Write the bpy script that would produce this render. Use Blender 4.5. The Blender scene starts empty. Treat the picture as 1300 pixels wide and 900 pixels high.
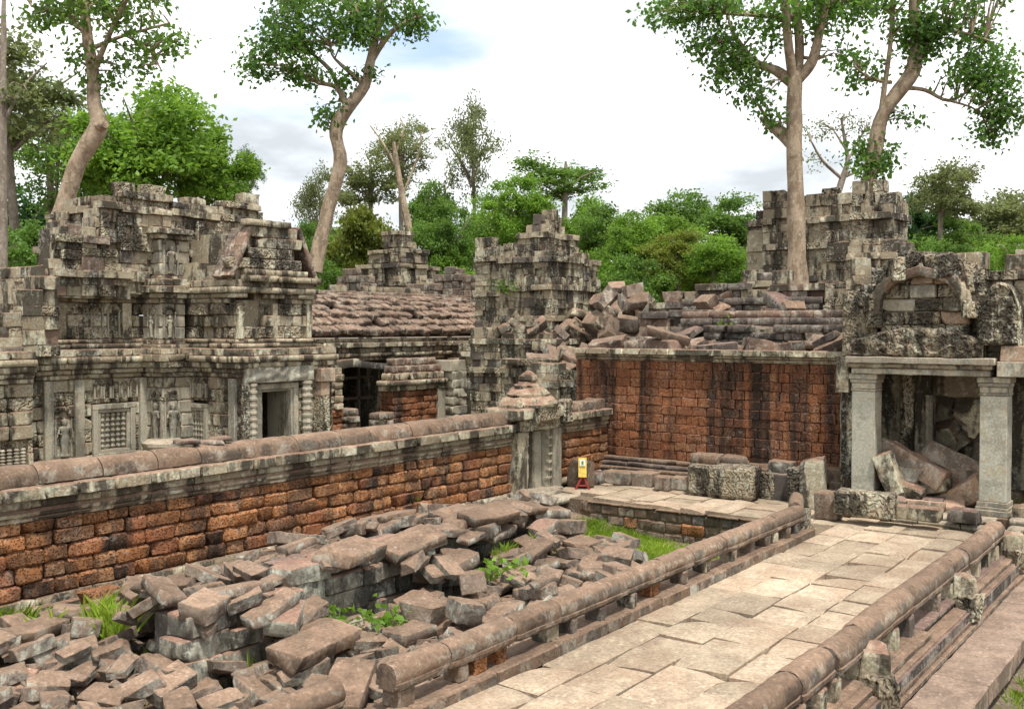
import bpy, bmesh, math, random
import numpy as np
from mathutils import Vector, Matrix, Euler, noise
R = math.radians
rng = random.Random(11)
S = bpy.context.scene
COL = S.collection

# ------------------------------------------------------------------ camera
# x runs along the causeway (away, to the right), y across it (away, to the left), causeway pavement at z = 0
cam = bpy.data.objects.new('camera', bpy.data.cameras.new('camera')); COL.objects.link(cam)
cam.data.sensor_width = 36.0; cam.data.lens = 36.0; cam.data.clip_end = 2000; cam.data.clip_start = 0.1
cam.location = (0, 0, 4.0)
TH = R(36.16); PITCH = math.atan(35 / 1300)
cam.rotation_euler = (R(90) - PITCH, 0, TH - R(90))
S.camera = cam
_f = Vector((math.cos(TH) * math.cos(PITCH), math.sin(TH) * math.cos(PITCH), -math.sin(PITCH)))
_r = Vector((math.sin(TH), -math.cos(TH), 0)); _u = _r.cross(_f)
def at(px, py, depth):          # a spot surveyed from the photograph, at its own distance
    return Vector((0, 0, 4)) + (_f + _r * ((px - 650) / 1300) + _u * ((450 - py) / 1300)) * depth
def atz(px, py, z):
    d = _f + _r * ((px - 650) / 1300) + _u * ((450 - py) / 1300)
    return Vector((0, 0, 4)) + d * ((z - 4) / d.z)

# ------------------------------------------------------------------ world, sun, exposure
SUN_AZ, SUN_EL = R(-122), R(68)
W = bpy.data.worlds.new('World'); S.world = W; W.use_nodes = True
nt = W.node_tree; nt.nodes.clear()
def wn(t, **k):
    n = nt.nodes.new(t)
    for a, b in k.items(): setattr(n, a, b)
    return n
out = wn('ShaderNodeOutputWorld'); bg = wn('ShaderNodeBackground'); sky = wn('ShaderNodeTexSky')
sky.sky_type = 'NISHITA'; sky.sun_disc = False; sky.sun_elevation = SUN_EL; sky.sun_rotation = R(90) - SUN_AZ
sky.air_density = 1.0; sky.dust_density = 1.5
bg.inputs['Strength'].default_value = 0.13
tc = wn('ShaderNodeTexCoord'); sep = wn('ShaderNodeSeparateXYZ'); nt.links.new(tc.outputs['Generated'], sep.inputs[0])
add = wn('ShaderNodeMath', operation='ADD'); add.inputs[1].default_value = 0.22
mx = wn('ShaderNodeMath', operation='MAXIMUM'); mx.inputs[1].default_value = 0.0
nt.links.new(sep.outputs['Z'], mx.inputs[0]); nt.links.new(mx.outputs[0], add.inputs[0])
dx = wn('ShaderNodeMath', operation='DIVIDE'); dy = wn('ShaderNodeMath', operation='DIVIDE')
nt.links.new(sep.outputs['X'], dx.inputs[0]); nt.links.new(add.outputs[0], dx.inputs[1])
nt.links.new(sep.outputs['Y'], dy.inputs[0]); nt.links.new(add.outputs[0], dy.inputs[1])
cmb = wn('ShaderNodeCombineXYZ'); nt.links.new(dx.outputs[0], cmb.inputs[0]); nt.links.new(dy.outputs[0], cmb.inputs[1])
cmb.inputs[2].default_value = 1.9
cl = wn('ShaderNodeTexNoise'); cl.inputs['Scale'].default_value = 1.15; cl.inputs['Detail'].default_value = 7; cl.inputs['Roughness'].default_value = 0.52
cl.inputs['Distortion'].default_value = 0.35
nt.links.new(cmb.outputs[0], cl.inputs['Vector'])
r1 = wn('ShaderNodeValToRGB'); r1.color_ramp.elements[0].position = 0.30; r1.color_ramp.elements[1].position = 0.42
r1.color_ramp.elements[0].color = (.25, .25, .25, 1)
nt.links.new(cl.outputs['Fac'], r1.inputs['Fac'])
cl2 = wn('ShaderNodeTexNoise'); cl2.inputs['Scale'].default_value = 1.7; cl2.inputs['Detail'].default_value = 6
nt.links.new(cmb.outputs[0], cl2.inputs['Vector'])
r2 = wn('ShaderNodeValToRGB'); r2.color_ramp.elements[0].position = 0.34; r2.color_ramp.elements[1].position = 0.57
r2.color_ramp.elements[0].color = (3.1, 3.35, 3.55, 1); r2.color_ramp.elements[1].color = (6.4, 6.5, 6.6, 1)
nt.links.new(cl2.outputs['Fac'], r2.inputs['Fac'])
mixs = wn('ShaderNodeMix', data_type='RGBA')
nt.links.new(r1.outputs['Color'], mixs.inputs['Factor']); nt.links.new(sky.outputs[0], mixs.inputs['A']); nt.links.new(r2.outputs['Color'], mixs.inputs['B'])
nt.links.new(mixs.outputs['Result'], bg.inputs['Color']); nt.links.new(bg.outputs[0], out.inputs['Surface'])
sd = bpy.data.lights.new('sun', 'SUN'); sd.energy = 2.9; sd.angle = R(5); sd.color = (1.0, 0.95, 0.87)
sun = bpy.data.objects.new('sun', sd); COL.objects.link(sun)
sun.rotation_euler = (R(90) - SUN_EL, 0, SUN_AZ + R(90)); sun.location = (0, 0, 60)
S.view_settings.view_transform = 'Standard'; S.view_settings.look = 'None'; S.view_settings.gamma = 1.0
S.view_settings.use_curve_mapping = False; S.view_settings.exposure = 0.92
S.render.engine = 'CYCLES'; S.cycles.use_denoising = True
S.cycles.max_bounces = 5; S.cycles.diffuse_bounces = 3; S.cycles.transparent_max_bounces = 8; S.cycles.caustics_reflective = False; S.cycles.caustics_refractive = False

# ------------------------------------------------------------------ materials
class NT:
    def __init__(s, m): s.t = m.node_tree; s.t.nodes.clear()
    def n(s, t, ins=None, **k):
        n = s.t.nodes.new(t)
        for a, b in k.items(): setattr(n, a, b)
        for a, b in (ins or {}).items(): s.set(n.inputs[a], b)
        return n
    def set(s, sock, v):
        if isinstance(v, bpy.types.NodeSocket): s.t.links.new(v, sock)
        elif isinstance(v, (tuple, list)) and len(v) == 3 and sock.type == 'RGBA': sock.default_value = (*v, 1)
        else: sock.default_value = v
    def noise(s, vec, scale, detail=5, rough=.55, dist=0.): return s.n('ShaderNodeTexNoise', {'Vector': vec, 'Scale': scale, 'Detail': detail, 'Roughness': rough, 'Distortion': dist}).outputs['Fac']
    def ramp(s, f, a, b, ca=0., cb=1.):
        return s.n('ShaderNodeMapRange', {'Value': f, 'From Min': a, 'From Max': b, 'To Min': ca, 'To Max': cb}, interpolation_type='SMOOTHSTEP').outputs[0]
    def math(s, op, a, b=0.): 
        n = s.n('ShaderNodeMath', operation=op); s.set(n.inputs[0], a); s.set(n.inputs[1], b); return n.outputs[0]
    def mix(s, f, a, b, mode='MIX'):
        n = s.n('ShaderNodeMix', data_type='RGBA', blend_type=mode); s.set(n.inputs['Factor'], f); s.set(n.inputs['A'], a); s.set(n.inputs['B'], b); return n.outputs['Result']
    def scalev(s, v, k):
        n = s.n('ShaderNodeVectorMath', operation='MULTIPLY'); s.set(n.inputs[0], v); n.inputs[1].default_value = k; return n.outputs[0]
def newmat(name):
    m = bpy.data.materials.new(name); m.use_nodes = True; return m, NT(m)
MAT = {}
def stone(name, base, alt, top, lich=(.42, .43, .35), lich_amt=.5, dark=(.030, .027, .024), dark_amt=.5, top_amt=.9, bump=.5, pits=0., carve=0., rough=.92, var=.35, streak=.3, pale=(.5, .5, .44), pale_amt=.3, dk_rnd=.10, dk_fine=.24, dk_scale=1.5, blotch=0., dk_lo=.515, dk_hi=.615):
    m, N = newmat(name)
    g = N.n('ShaderNodeNewGeometry'); oi = N.n('ShaderNodeObjectInfo')
    pos = g.outputs['Position']
    rnd = N.math('FRACT', N.math('ADD', oi.outputs['Random'], g.outputs['Random Per Island']))
    c = N.mix(rnd, base, alt)
    rnd2 = N.math('FRACT', N.math('MULTIPLY', rnd, 7.31))
    big = N.noise(pos, .55, 3)
    # bare stone seen on upper faces
    sepn = N.n('ShaderNodeSeparateXYZ', {0: g.outputs['Normal']})
    nz = sepn.outputs['Z']
    n_mid = N.noise(pos, 3.1, 8, .62)
    tops = N.math('MULTIPLY', N.ramp(N.math('ADD', nz, N.math('MULTIPLY', N.math('SUBTRACT', n_mid, .5), .7)), .42, .72), top_amt)
    # lichen crust, patchy
    n_l = N.noise(pos, 4.3, 10, .68, .6)
    l1 = N.math('MULTIPLY', N.ramp(N.math('ADD', n_l, N.math('MULTIPLY', N.math('SUBTRACT', rnd2, .5), .12)), .50, .58), lich_amt)
    c = N.mix(l1, c, lich)
    # black algae running down in streaks
    sv = N.scalev(pos, (dk_scale, dk_scale, streak))
    n_d = N.noise(sv, 1.35, 7, .6, .3)
    n_d2 = N.noise(pos, 6.0, 7, .7)
    dk = N.math('ADD', N.math('MULTIPLY', n_d, 1.08 - dk_fine), N.math('MULTIPLY', n_d2, dk_fine))
    dk = N.math('ADD', dk, N.math('MULTIPLY', N.math('SUBTRACT', rnd2, .5), dk_rnd))
    c = N.mix(N.math('MULTIPLY', N.ramp(dk, dk_lo, dk_hi), dark_amt), c, dark)
    # pale small crusts
    n_p = N.noise(pos, 11., 6, .7)
    c = N.mix(N.math('MULTIPLY', N.ramp(N.math('ADD', N.math('MULTIPLY', n_p, .6), N.math('MULTIPLY', N.noise(pos, 1.7, 4), .45)), .575, .625), pale_amt), c, pale)
    tcol = N.mix(N.ramp(n_mid, .35, .68), top, tuple(x * .62 for x in top))
    tcol = N.mix(N.ramp(n_p, .55, .72), tcol, tuple(min(1, x * 1.22 + .01) for x in top))
    c = N.mix(tops, c, tcol)
    if blotch: c = N.mix(N.math('MULTIPLY', N.ramp(N.noise(pos, .9, 5, .6), .46, .62), blotch), c, (.25, .175, .12))
    v = N.math('ADD', 1 - var / 2, N.math('MULTIPLY', rnd2, var))
    v = N.math('MULTIPLY', v, N.ramp(N.noise(pos, 22., 4, .7), .25, .75, .72, 1.22))
    v = N.math('MULTIPLY', v, N.ramp(big, .3, .7, .86, 1.12))
    vv = N.n('ShaderNodeCombineXYZ', {0: v, 1: v, 2: v}).outputs[0]
    c = N.mix(1., c, vv, 'MULTIPLY')
    h = N.math('ADD', N.math('MULTIPLY', n_mid, .5), N.math('MULTIPLY', N.noise(pos, 19., 6, .7), .35))
    if pits:
        vo = N.n('ShaderNodeTexVoronoi', {'Vector': pos, 'Scale': 26., 'Randomness': 1.}, feature='F1').outputs['Distance']
        pit = N.ramp(N.math('ADD', vo, N.math('MULTIPLY', N.math('SUBTRACT', N.noise(pos, 14., 5, .7), .5), .9)), .16, .42)
        h = N.math('ADD', h, N.math('MULTIPLY', pit, pits))
        c = N.mix(N.math('MULTIPLY', N.math('SUBTRACT', 1., pit), .4), c, tuple(x * .22 for x in base))
    if carve:
        vo = N.n('ShaderNodeTexVoronoi', {'Vector': N.n('ShaderNodeVectorMath', {0: pos, 1: N.n('ShaderNodeTexNoise', {'Vector': pos, 'Scale': 3., 'Detail': 2.}).outputs['Color']}, operation='ADD').outputs[0], 'Scale': 8.5}, feature='SMOOTH_F1').outputs['Distance']
        h = N.math('ADD', h, N.math('MULTIPLY', N.ramp(vo, .05, .55), carve))
    b = N.n('ShaderNodeBump', {'Height': h, 'Strength': bump, 'Distance': .06})
    p = N.n('ShaderNodeBsdfPrincipled', {'Base Color': c, 'Roughness': rough, 'Normal': b.outputs[0]})
    p.inputs['Specular IOR Level'].default_value = .2
    o = N.n('ShaderNodeOutputMaterial'); N.t.links.new(p.outputs[0], o.inputs['Surface'])
    MAT[name] = m; return m
RED = (.255, .150, .105)
stone('grey_stone', (.375, .325, .225), (.285, .232, .16), RED, lich=(.50, .495, .375), dark=(.036, .030, .023), lich_amt=.7, dark_amt=.9, top_amt=.75, bump=.85, pale_amt=.3, dk_lo=.50, dk_hi=.60)
stone('carved_stone', (.375, .325, .225), (.30, .245, .17), (.28, .225, .165), lich=(.50, .495, .375), dark=(.036, .030, .023), lich_amt=.7, dark_amt=.93, top_amt=.6, bump=1., carve=1.6, pale_amt=.3, dk_lo=.50, dk_hi=.60)
stone('red_stone', (.200, .135, .092), (.140, .102, .075), (.225, .150, .104), lich=(.36, .35, .29), lich_amt=.38, dark_amt=.6, bump=.6, pale_amt=.12, streak=.8)
stone('rubble_stone', (.25, .190, .145), (.165, .128, .100), (.235, .158, .110), lich=(.40, .41, .35), lich_amt=.6, dark_amt=.6, bump=.65, pale_amt=.15, streak=.7)
stone('stack_stone', (.27, .255, .205), (.19, .175, .14), (.27, .16, .115), lich=(.38, .39, .32), lich_amt=.65, dark_amt=.8, bump=.6, pale_amt=.25, streak=.6)
stone('laterite', (.345, .145, .055), (.235, .115, .058), (.36, .16, .075), lich=(.30, .22, .12), lich_amt=.25, dark_amt=.62, top_amt=.5, bump=1., pits=.9, pale_amt=.12, var=.75)
stone('red_laterite', (.275, .108, .048), (.205, .088, .046), (.30, .14, .09), lich=(.33, .19, .10), lich_amt=.35, dark=(.030, .022, .017), dark_amt=.97, top_amt=.5, bump=1., pits=.6, pale_amt=.1, var=.3, streak=.07, dk_rnd=.05, dk_fine=.16, dk_scale=1.6, dk_lo=.47, dk_hi=.68)
stone('roof_stone', (.235, .155, .112), (.165, .118, .092), (.235, .158, .115), lich=(.40, .37, .30), lich_amt=.65, dark_amt=.7, top_amt=.7, bump=.8, pale_amt=.15, streak=.8)
stone('pale_stone', (.40, .36, .27), (.34, .30, .23), (.36, .28, .21), lich=(.33, .35, .30), lich_amt=.6, dark_amt=.55, top_amt=.6, bump=.35, pale_amt=.2, streak=.25, pale=(.48, .46, .38))
stone('pillar_stone', (.46, .45, .36), (.42, .41, .34), (.36, .28, .21), lich=(.42, .30, .16), lich_amt=.35, dark_amt=.25, top_amt=.6, bump=.22, pale_amt=.2, streak=2.2, var=.2)
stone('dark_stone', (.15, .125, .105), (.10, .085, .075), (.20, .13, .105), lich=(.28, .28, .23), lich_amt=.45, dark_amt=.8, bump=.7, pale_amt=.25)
stone('paving_stone', (.40, .325, .235), (.32, .25, .18), (.40, .322, .232), lich=(.33, .225, .165), lich_amt=.6, dark=(.20, .14, .105), dark_amt=.55, top_amt=.55, bump=.35, pale=(.50, .43, .33), pale_amt=.45, streak=1., var=.45, blotch=.55)
stone('ledge_stone', (.30, .215, .160), (.25, .18, .135), (.29, .21, .160), lich=(.22, .155, .115), lich_amt=.5, dark_amt=.55, bump=.6, pale_amt=.15, streak=1.)
stone('tan_rock', (.40, .27, .17), (.30, .22, .16), (.42, .27, .19), lich=(.42, .40, .33), lich_amt=.5, dark_amt=.5, bump=.8, pale_amt=.3, streak=.9)
stone('soil', (.17, .125, .09), (.17, .125, .09), (.19, .14, .10), lich=(.11, .13, .04), lich_amt=.6, dark_amt=.3, top_amt=.4, bump=.8, pale_amt=.2, streak=1.)

def leafmat(name, c1, c2, trans=.45):
    m, N = newmat(name)
    g = N.n('ShaderNodeNewGeometry'); oi = N.n('ShaderNodeObjectInfo')
    rnd = g.outputs['Random Per Island']
    c = N.mix(rnd, c1, c2)
    c = N.mix(N.ramp(N.noise(g.outputs['Position'], .45, 3), .35, .65), c, tuple(x * .62 for x in c1))
    d = N.n('ShaderNodeBsdfPrincipled', {'Base Color': c, 'Roughness': .55}); d.inputs['Specular IOR Level'].default_value = .3
    t = N.n('ShaderNodeBsdfTranslucent', {'Color': N.mix(.5, c, (c2[0] * 1.6, c2[1] * 1.5, c2[2]))})
    mx = N.n('ShaderNodeMixShader', {0: trans, 1: d.outputs[0], 2: t.outputs[0]})
    o = N.n('ShaderNodeOutputMaterial'); N.t.links.new(mx.outputs[0], o.inputs['Surface'])
    MAT[name] = m
leafmat('leaf_dark', (.035, .095, .026), (.065, .165, .040))
leafmat('leaf_mid', (.090, .180, .032), (.160, .285, .050))
leafmat('leaf_bright', (.125, .250, .028), (.215, .370, .050))
leafmat('leaf_olive', (.140, .180, .070), (.215, .250, .100))
leafmat('leaf_yellow', (.130, .175, .025), (.210, .240, .040))
leafmat('leaf_hero', (.072, .160, .030), (.135, .270, .052), .5)
leafmat('grass_blade', (.190, .330, .025), (.330, .430, .060), .4)
def barkmat(name, c1, c2, spots=(.42, .36, .28)):
    m, N = newmat(name)
    pos = N.n('ShaderNodeNewGeometry').outputs['Position']
    n1 = N.noise(N.scalev(pos, (1, 1, .45)), 3.2, 8, .7); n2 = N.noise(pos, 9., 5, .6)
    c = N.mix(N.ramp(n1, .42, .58), c1, c2); c = N.mix(N.math('MULTIPLY', N.ramp(n2, .56, .66), .55), c, spots)
    c = N.mix(N.math('MULTIPLY', N.ramp(N.noise(pos, 2.1, 4), .55, .7), .5), c, tuple(x * .5 for x in c1))
    b = N.n('ShaderNodeBump', {'Height': N.math('ADD', n1, n2), 'Strength': .55, 'Distance': .05})
    p = N.n('ShaderNodeBsdfPrincipled', {'Base Color': c, 'Roughness': .85, 'Normal': b.outputs[0]}); p.inputs['Specular IOR Level'].default_value = .2
    o = N.n('ShaderNodeOutputMaterial'); N.t.links.new(p.outputs[0], o.inputs['Surface']); MAT[name] = m
barkmat('bark_pale', (.21, .155, .105), (.35, .275, .195), (.46, .42, .34)); barkmat('bark_grey', (.17, .14, .11), (.25, .21, .17)); barkmat('bark_dark', (.07, .055, .04), (.12, .09, .07), (.16, .14, .11))
def flat(name, c, rough=.6, metal=0.):
    m, N = newmat(name)
    pos = N.n('ShaderNodeNewGeometry').outputs['Position']
    cc = N.mix(N.ramp(N.noise(pos, 12., 5), .35, .7), c, tuple(x * .72 for x in c))
    p = N.n('ShaderNodeBsdfPrincipled', {'Base Color': cc, 'Roughness': rough, 'Metallic': metal})
    o = N.n('ShaderNodeOutputMaterial'); N.t.links.new(p.outputs[0], o.inputs['Surface']); MAT[name] = m
flat('yellow_paint', (.72, .52, .10)); flat('red_paint', (.30, .035, .03)); flat('white_paint', (.75, .73, .66)); flat('green_paint', (.08, .22, .07)); flat('timber', (.10, .075, .055), .8)
# ------------------------------------------------------------------ helpers
def link(o, parent=None):
    COL.objects.link(o)
    if parent is not None: o.parent = parent
    return o
def tag(o, label=None, cat=None, group=None, kind=None):
    if label: o['label'] = label
    if cat: o['category'] = cat
    if group: o['group'] = group
    if kind: o['kind'] = kind
    return o
def thing(name, label, cat, loc=(0, 0, 0), group=None):
    o = bpy.data.objects.new(name, None); o.location = loc; o.empty_display_size = .2; link(o)
    return tag(o, label, cat, group, 'thing')
_wloc = {}
def worldloc(o):
    v = Vector(o.location)
    while o.parent: o = o.parent; v += Vector(o.location)
    return v
class MB:                       # gathers vertices and faces for ONE mesh
    def __init__(s): s.v = []; s.f = []
    def add(s, vs, fs):
        k = len(s.v); s.v.extend([tuple(v) for v in vs]); s.f.extend([tuple(i + k for i in f) for f in fs]); return s
    def box(s, x0, x1, y0, y1, z0, z1):
        return s.add([(x0, y0, z0), (x1, y0, z0), (x1, y1, z0), (x0, y1, z0), (x0, y0, z1), (x1, y0, z1), (x1, y1, z1), (x0, y1, z1)],
                     [(0, 3, 2, 1), (4, 5, 6, 7), (0, 1, 5, 4), (1, 2, 6, 5), (2, 3, 7, 6), (3, 0, 4, 7)])
    def prism(s, poly, axis, a0, a1):       # poly in the two other axes, extruded along axis
        n = len(poly); vs = []
        for a in (a0, a1):
            for p in poly:
                vs.append((a, p[0], p[1]) if axis == 'x' else (p[0], a, p[1]) if axis == 'y' else (p[0], p[1], a))
        fs = [tuple(range(n))[::-1], tuple(range(n, 2 * n))] + [(i, (i + 1) % n, n + (i + 1) % n, n + i) for i in range(n)]
        return s.add(vs, fs)
    def lathe(s, prof, cx=0, cy=0, n=12, sx=1, sy=1, rot=0.):
        vs = []; fs = []
        for r, z in prof:
            for i in range(n):
                a = 2 * math.pi * i / n + rot; vs.append((cx + r * math.cos(a) * sx, cy + r * math.sin(a) * sy, z))
        for k in range(len(prof) - 1):
            for i in range(n): j = (i + 1) % n; fs.append((k * n + i, k * n + j, (k + 1) * n + j, (k + 1) * n + i))
        fs.append(tuple(range(n))[::-1]); fs.append(tuple(range((len(prof) - 1) * n, len(prof) * n)))
        return s.add(vs, fs)
    def tube(s, pts, rad, n=10, wob=0.):
        pts = [Vector(p) for p in pts]; vs = []; fs = []
        for k, p in enumerate(pts):
            d = (pts[min(k + 1, len(pts) - 1)] - pts[max(k - 1, 0)]).normalized()
            a = d.orthogonal().normalized() if k == 0 else (a - d * a.dot(d)).normalized()
            b = d.cross(a)
            for i in range(n):
                t = 2 * math.pi * i / n
                r = rad[k] * (1 + wob * noise.noise(p * 1.3 + Vector((math.cos(t), math.sin(t), 0)) * .8))
                vs.append(p + (a * math.cos(t) + b * math.sin(t)) * r)
        for k in range(len(pts) - 1):
            for i in range(n): j = (i + 1) % n; fs.append((k * n + i, k * n + j, (k + 1) * n + j, (k + 1) * n + i))
        fs.append(tuple(range(n))[::-1]); fs.append(tuple(range((len(pts) - 1) * n, len(pts) * n)))
        return s.add(vs, fs)
    def mesh(s, name, mat, smooth=None):
        me = bpy.data.meshes.new(name); me.from_pydata(s.v, [], s.f); me.materials.append(MAT[mat])
        bm = bmesh.new(); bm.from_mesh(me); bmesh.ops.recalc_face_normals(bm, faces=bm.faces); bm.to_mesh(me); bm.free()
        if smooth is not None: soft(me, smooth)
        return me
    def build(s, name, mat, parent=None, smooth=None, kind=None):
        off = worldloc(parent) if parent is not None else Vector((0, 0, 0))
        if off.length > 0: s.v = [(v[0] - off.x, v[1] - off.y, v[2] - off.z) for v in s.v]
        o = bpy.data.objects.new(name, s.mesh(name, mat, smooth)); link(o, parent)
        if kind: o['kind'] = kind
        return o
def soft(me, deg):
    me.polygons.foreach_set('use_smooth', [True] * len(me.polygons)); me.set_sharp_from_angle(angle=R(deg))
def roughen(o, cut, amp, freq=3., seed=0., smooth=35, bev=0.):     # break up the clean faces of a part
    me = o.data; bm = bmesh.new(); bm.from_mesh(me)
    if bev: bmesh.ops.bevel(bm, geom=[e for e in bm.edges if len(e.link_faces) == 2 and e.calc_face_angle(0) > .5], offset=bev, segments=1, affect='EDGES', clamp_overlap=True)
    for _ in range(4):
        es = [e for e in bm.edges if e.calc_length() > cut]
        if not es or len(bm.faces) > 6000: break
        bmesh.ops.subdivide_edges(bm, edges=es, cuts=1, use_grid_fill=True)
    bmesh.ops.triangulate(bm, faces=[f for f in bm.faces if len(f.verts) > 4]); bm.normal_update()
    sv = Vector((seed * 3.1, seed * 1.7, seed))
    dv = [v.normal * amp * (noise.noise(v.co * freq + sv) + .5 * noise.noise(v.co * freq * 2.6 + sv)) for v in bm.verts]
    for v, d in zip(bm.verts, dv): v.co += d
    bm.to_mesh(me); bm.free(); soft(me, smooth); return o
# ---- weathered stones: a library of meshes of unit size, shared by all alike pieces
def rough_stone(dims, bev, amp, cut, chips, skew, r):
    bm = bmesh.new(); bmesh.ops.create_cube(bm, size=1.0)
    D = Vector(dims)
    for v in bm.verts:
        v.co = Vector((v.co.x * D.x, v.co.y * D.y, v.co.z * D.z)) + Vector([r.uniform(-skew, skew) * d for d in dims])
    for _ in range(chips):
        c = Vector([r.choice((-.5, .5)) * d for d in dims]); n = Vector([c.x / D.x, c.y / D.y, c.z / D.z]) * 2 + Vector([r.uniform(-.8, .8) for _ in range(3)])
        n.normalize(); p = c * r.uniform(.62, .86)
        g = bmesh.ops.bisect_plane(bm, geom=bm.verts[:] + bm.edges[:] + bm.faces[:], plane_co=p, plane_no=n, clear_outer=True)
        ed = [e for e in g['geom_cut'] if isinstance(e, bmesh.types.BMEdge)]
        if ed: bmesh.ops.holes_fill(bm, edges=[e for e in bm.edges if e.is_boundary], sides=0)
    bmesh.ops.bevel(bm, geom=bm.edges[:], offset=bev, segments=1, affect='EDGES', clamp_overlap=True)
    for _ in range(3):
        es = [e for e in bm.edges if e.calc_length() > cut]
        if not es: break
        bmesh.ops.subdivide_edges(bm, edges=es, cuts=1, use_grid_fill=True)
    bmesh.ops.triangulate(bm, faces=[f for f in bm.faces if len(f.verts) > 4]); bm.normal_update()
    o = Vector([r.uniform(0, 99) for _ in range(3)])
    dv = [v.normal * amp * (noise.noise(v.co * 5 + o) * 1.0 + .55 * noise.noise(v.co * 13 + o)) for v in bm.verts]
    for v, d in zip(bm.verts, dv): v.co += d
    for v in bm.verts: v.co = Vector((v.co.x / D.x, v.co.y / D.y, v.co.z / D.z))
    me = bpy.data.meshes.new('stone'); bm.to_mesh(me); bm.free(); soft(me, 32)
    return me
LIB = {}
r0 = random.Random(3)
LIB['ashlar'] = [rough_stone((.66, .34, .34), .028, .018, .17, r0.choice((0, 0, 1)), .03, r0) for _ in range(16)]
LIB['square'] = [rough_stone((.40, .34, .34), .03, .02, .17, r0.choice((0, 0, 1)), .035, r0) for _ in range(10)]
LIB['thin'] = [rough_stone((.80, .34, .17), .022, .012, .17, r0.choice((0, 0, 1)), .03, r0) for _ in range(10)]
LIB['brick'] = [rough_stone((.46, .3, .21), .035, .024, .11, r0.choice((0, 0, 1)), .04, r0) for _ in range(14)]
LIB['flush'] = [rough_stone((.40, .3, .22), .014, .014, .12, 0, .03, r0) for _ in range(12)]
LIB['tight'] = [rough_stone((.44, .36, .32), .012, .014, .15, r0.choice((0, 0, 1)), .025, r0) for _ in range(16)]
LIB['slab'] = [rough_stone((1.0, .55, .18), .013, .014, .15, r0.choice((0, 1, 1, 2)), .05, r0) for _ in range(22)]
LIB['block'] = [rough_stone((.72, .5, .36), .016, .018, .14, r0.choice((0, 1, 1, 2)), .05, r0) for _ in range(20)]
LIB['chunk'] = [rough_stone((.5, .42, .34), .025, .022, .12, r0.choice((1, 1, 2)), .09, r0) for _ in range(16)]
def mould_stone(r, prof):
    bm = bmesh.new(); n = 5; rows = []
    pts = prof + [(.5, .5), (.5, -.5)]
    for i in range(n + 1):
        x = -.5 + i / n; o = Vector((r.uniform(0, 99), 0, 0))
        rows.append([bm.verts.new((x, y + (.035 * noise.noise(Vector((x * 3, y * 4, z * 4)) + o) if y < .4 else 0), z + .012 * noise.noise(Vector((x * 4, z * 5, 9)) + o))) for y, z in pts])
    k = len(pts)
    for i in range(n):
        for j in range(k): bm.faces.new((rows[i][j], rows[i + 1][j], rows[i + 1][(j + 1) % k], rows[i][(j + 1) % k]))
    bm.faces.new(rows[0]); bm.faces.new(rows[-1][::-1]); bmesh.ops.recalc_face_normals(bm, faces=bm.faces)
    me = bpy.data.meshes.new('stone'); bm.to_mesh(me); bm.free(); soft(me, 25); return me
LIB['mould'] = [mould_stone(r0, [(-.30, -.5), (-.34, -.38), (-.30, -.34), (-.42, -.22), (-.44, -.08), (-.36, -.02), (-.30, .06), (-.46, .16), (-.5, .32), (-.47, .5)]) for _ in range(6)]
_mc = {}
def stone_mesh(lib, i, mat):
    k = (lib, i, mat)
    if k not in _mc:
        me = LIB[lib][i].copy(); me.name = lib + '_stone'; me.materials.clear(); me.materials.append(MAT[mat]); _mc[k] = me
    return _mc[k]
_np = {}
def stone_np(lib, i):
    if (lib, i) not in _np:
        me = LIB[lib][i]; v = np.empty(len(me.vertices) * 3); me.vertices.foreach_get('co', v)
        _np[(lib, i)] = (v.reshape(-1, 3), [tuple(p.vertices) for p in me.polygons])
    return _np[(lib, i)]
def place(name, lib, mat, c, dims, parent=None, rz=0., rx=0., ry=0., flip=True):
    i = rng.randrange(len(LIB[lib]))
    o = bpy.data.objects.new(name, stone_mesh(lib, i, mat))
    o.location = Vector(c) - (worldloc(parent) if parent is not None else Vector((0, 0, 0)))
    sg = [rng.choice((-1, 1)) if flip and lib != 'mould' else 1 for _ in range(2)]
    o.scale = (dims[0] * sg[0], dims[1] * sg[1], dims[2]); o.rotation_euler = (rx, ry, rz)
    return link(o, parent)
class Bulk(MB):                  # many small pieces joined into one part of kind "stuff"
    def stone(s, lib, c, dims, rz=0., rx=0., ry=0.):
        v, f = stone_np(lib, rng.randrange(len(LIB[lib])))
        m = np.array(Euler((rx, ry, rz)).to_matrix()); w = (v * np.array(dims)) @ m.T + np.array(c)
        s.add(w.tolist(), f)
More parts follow.
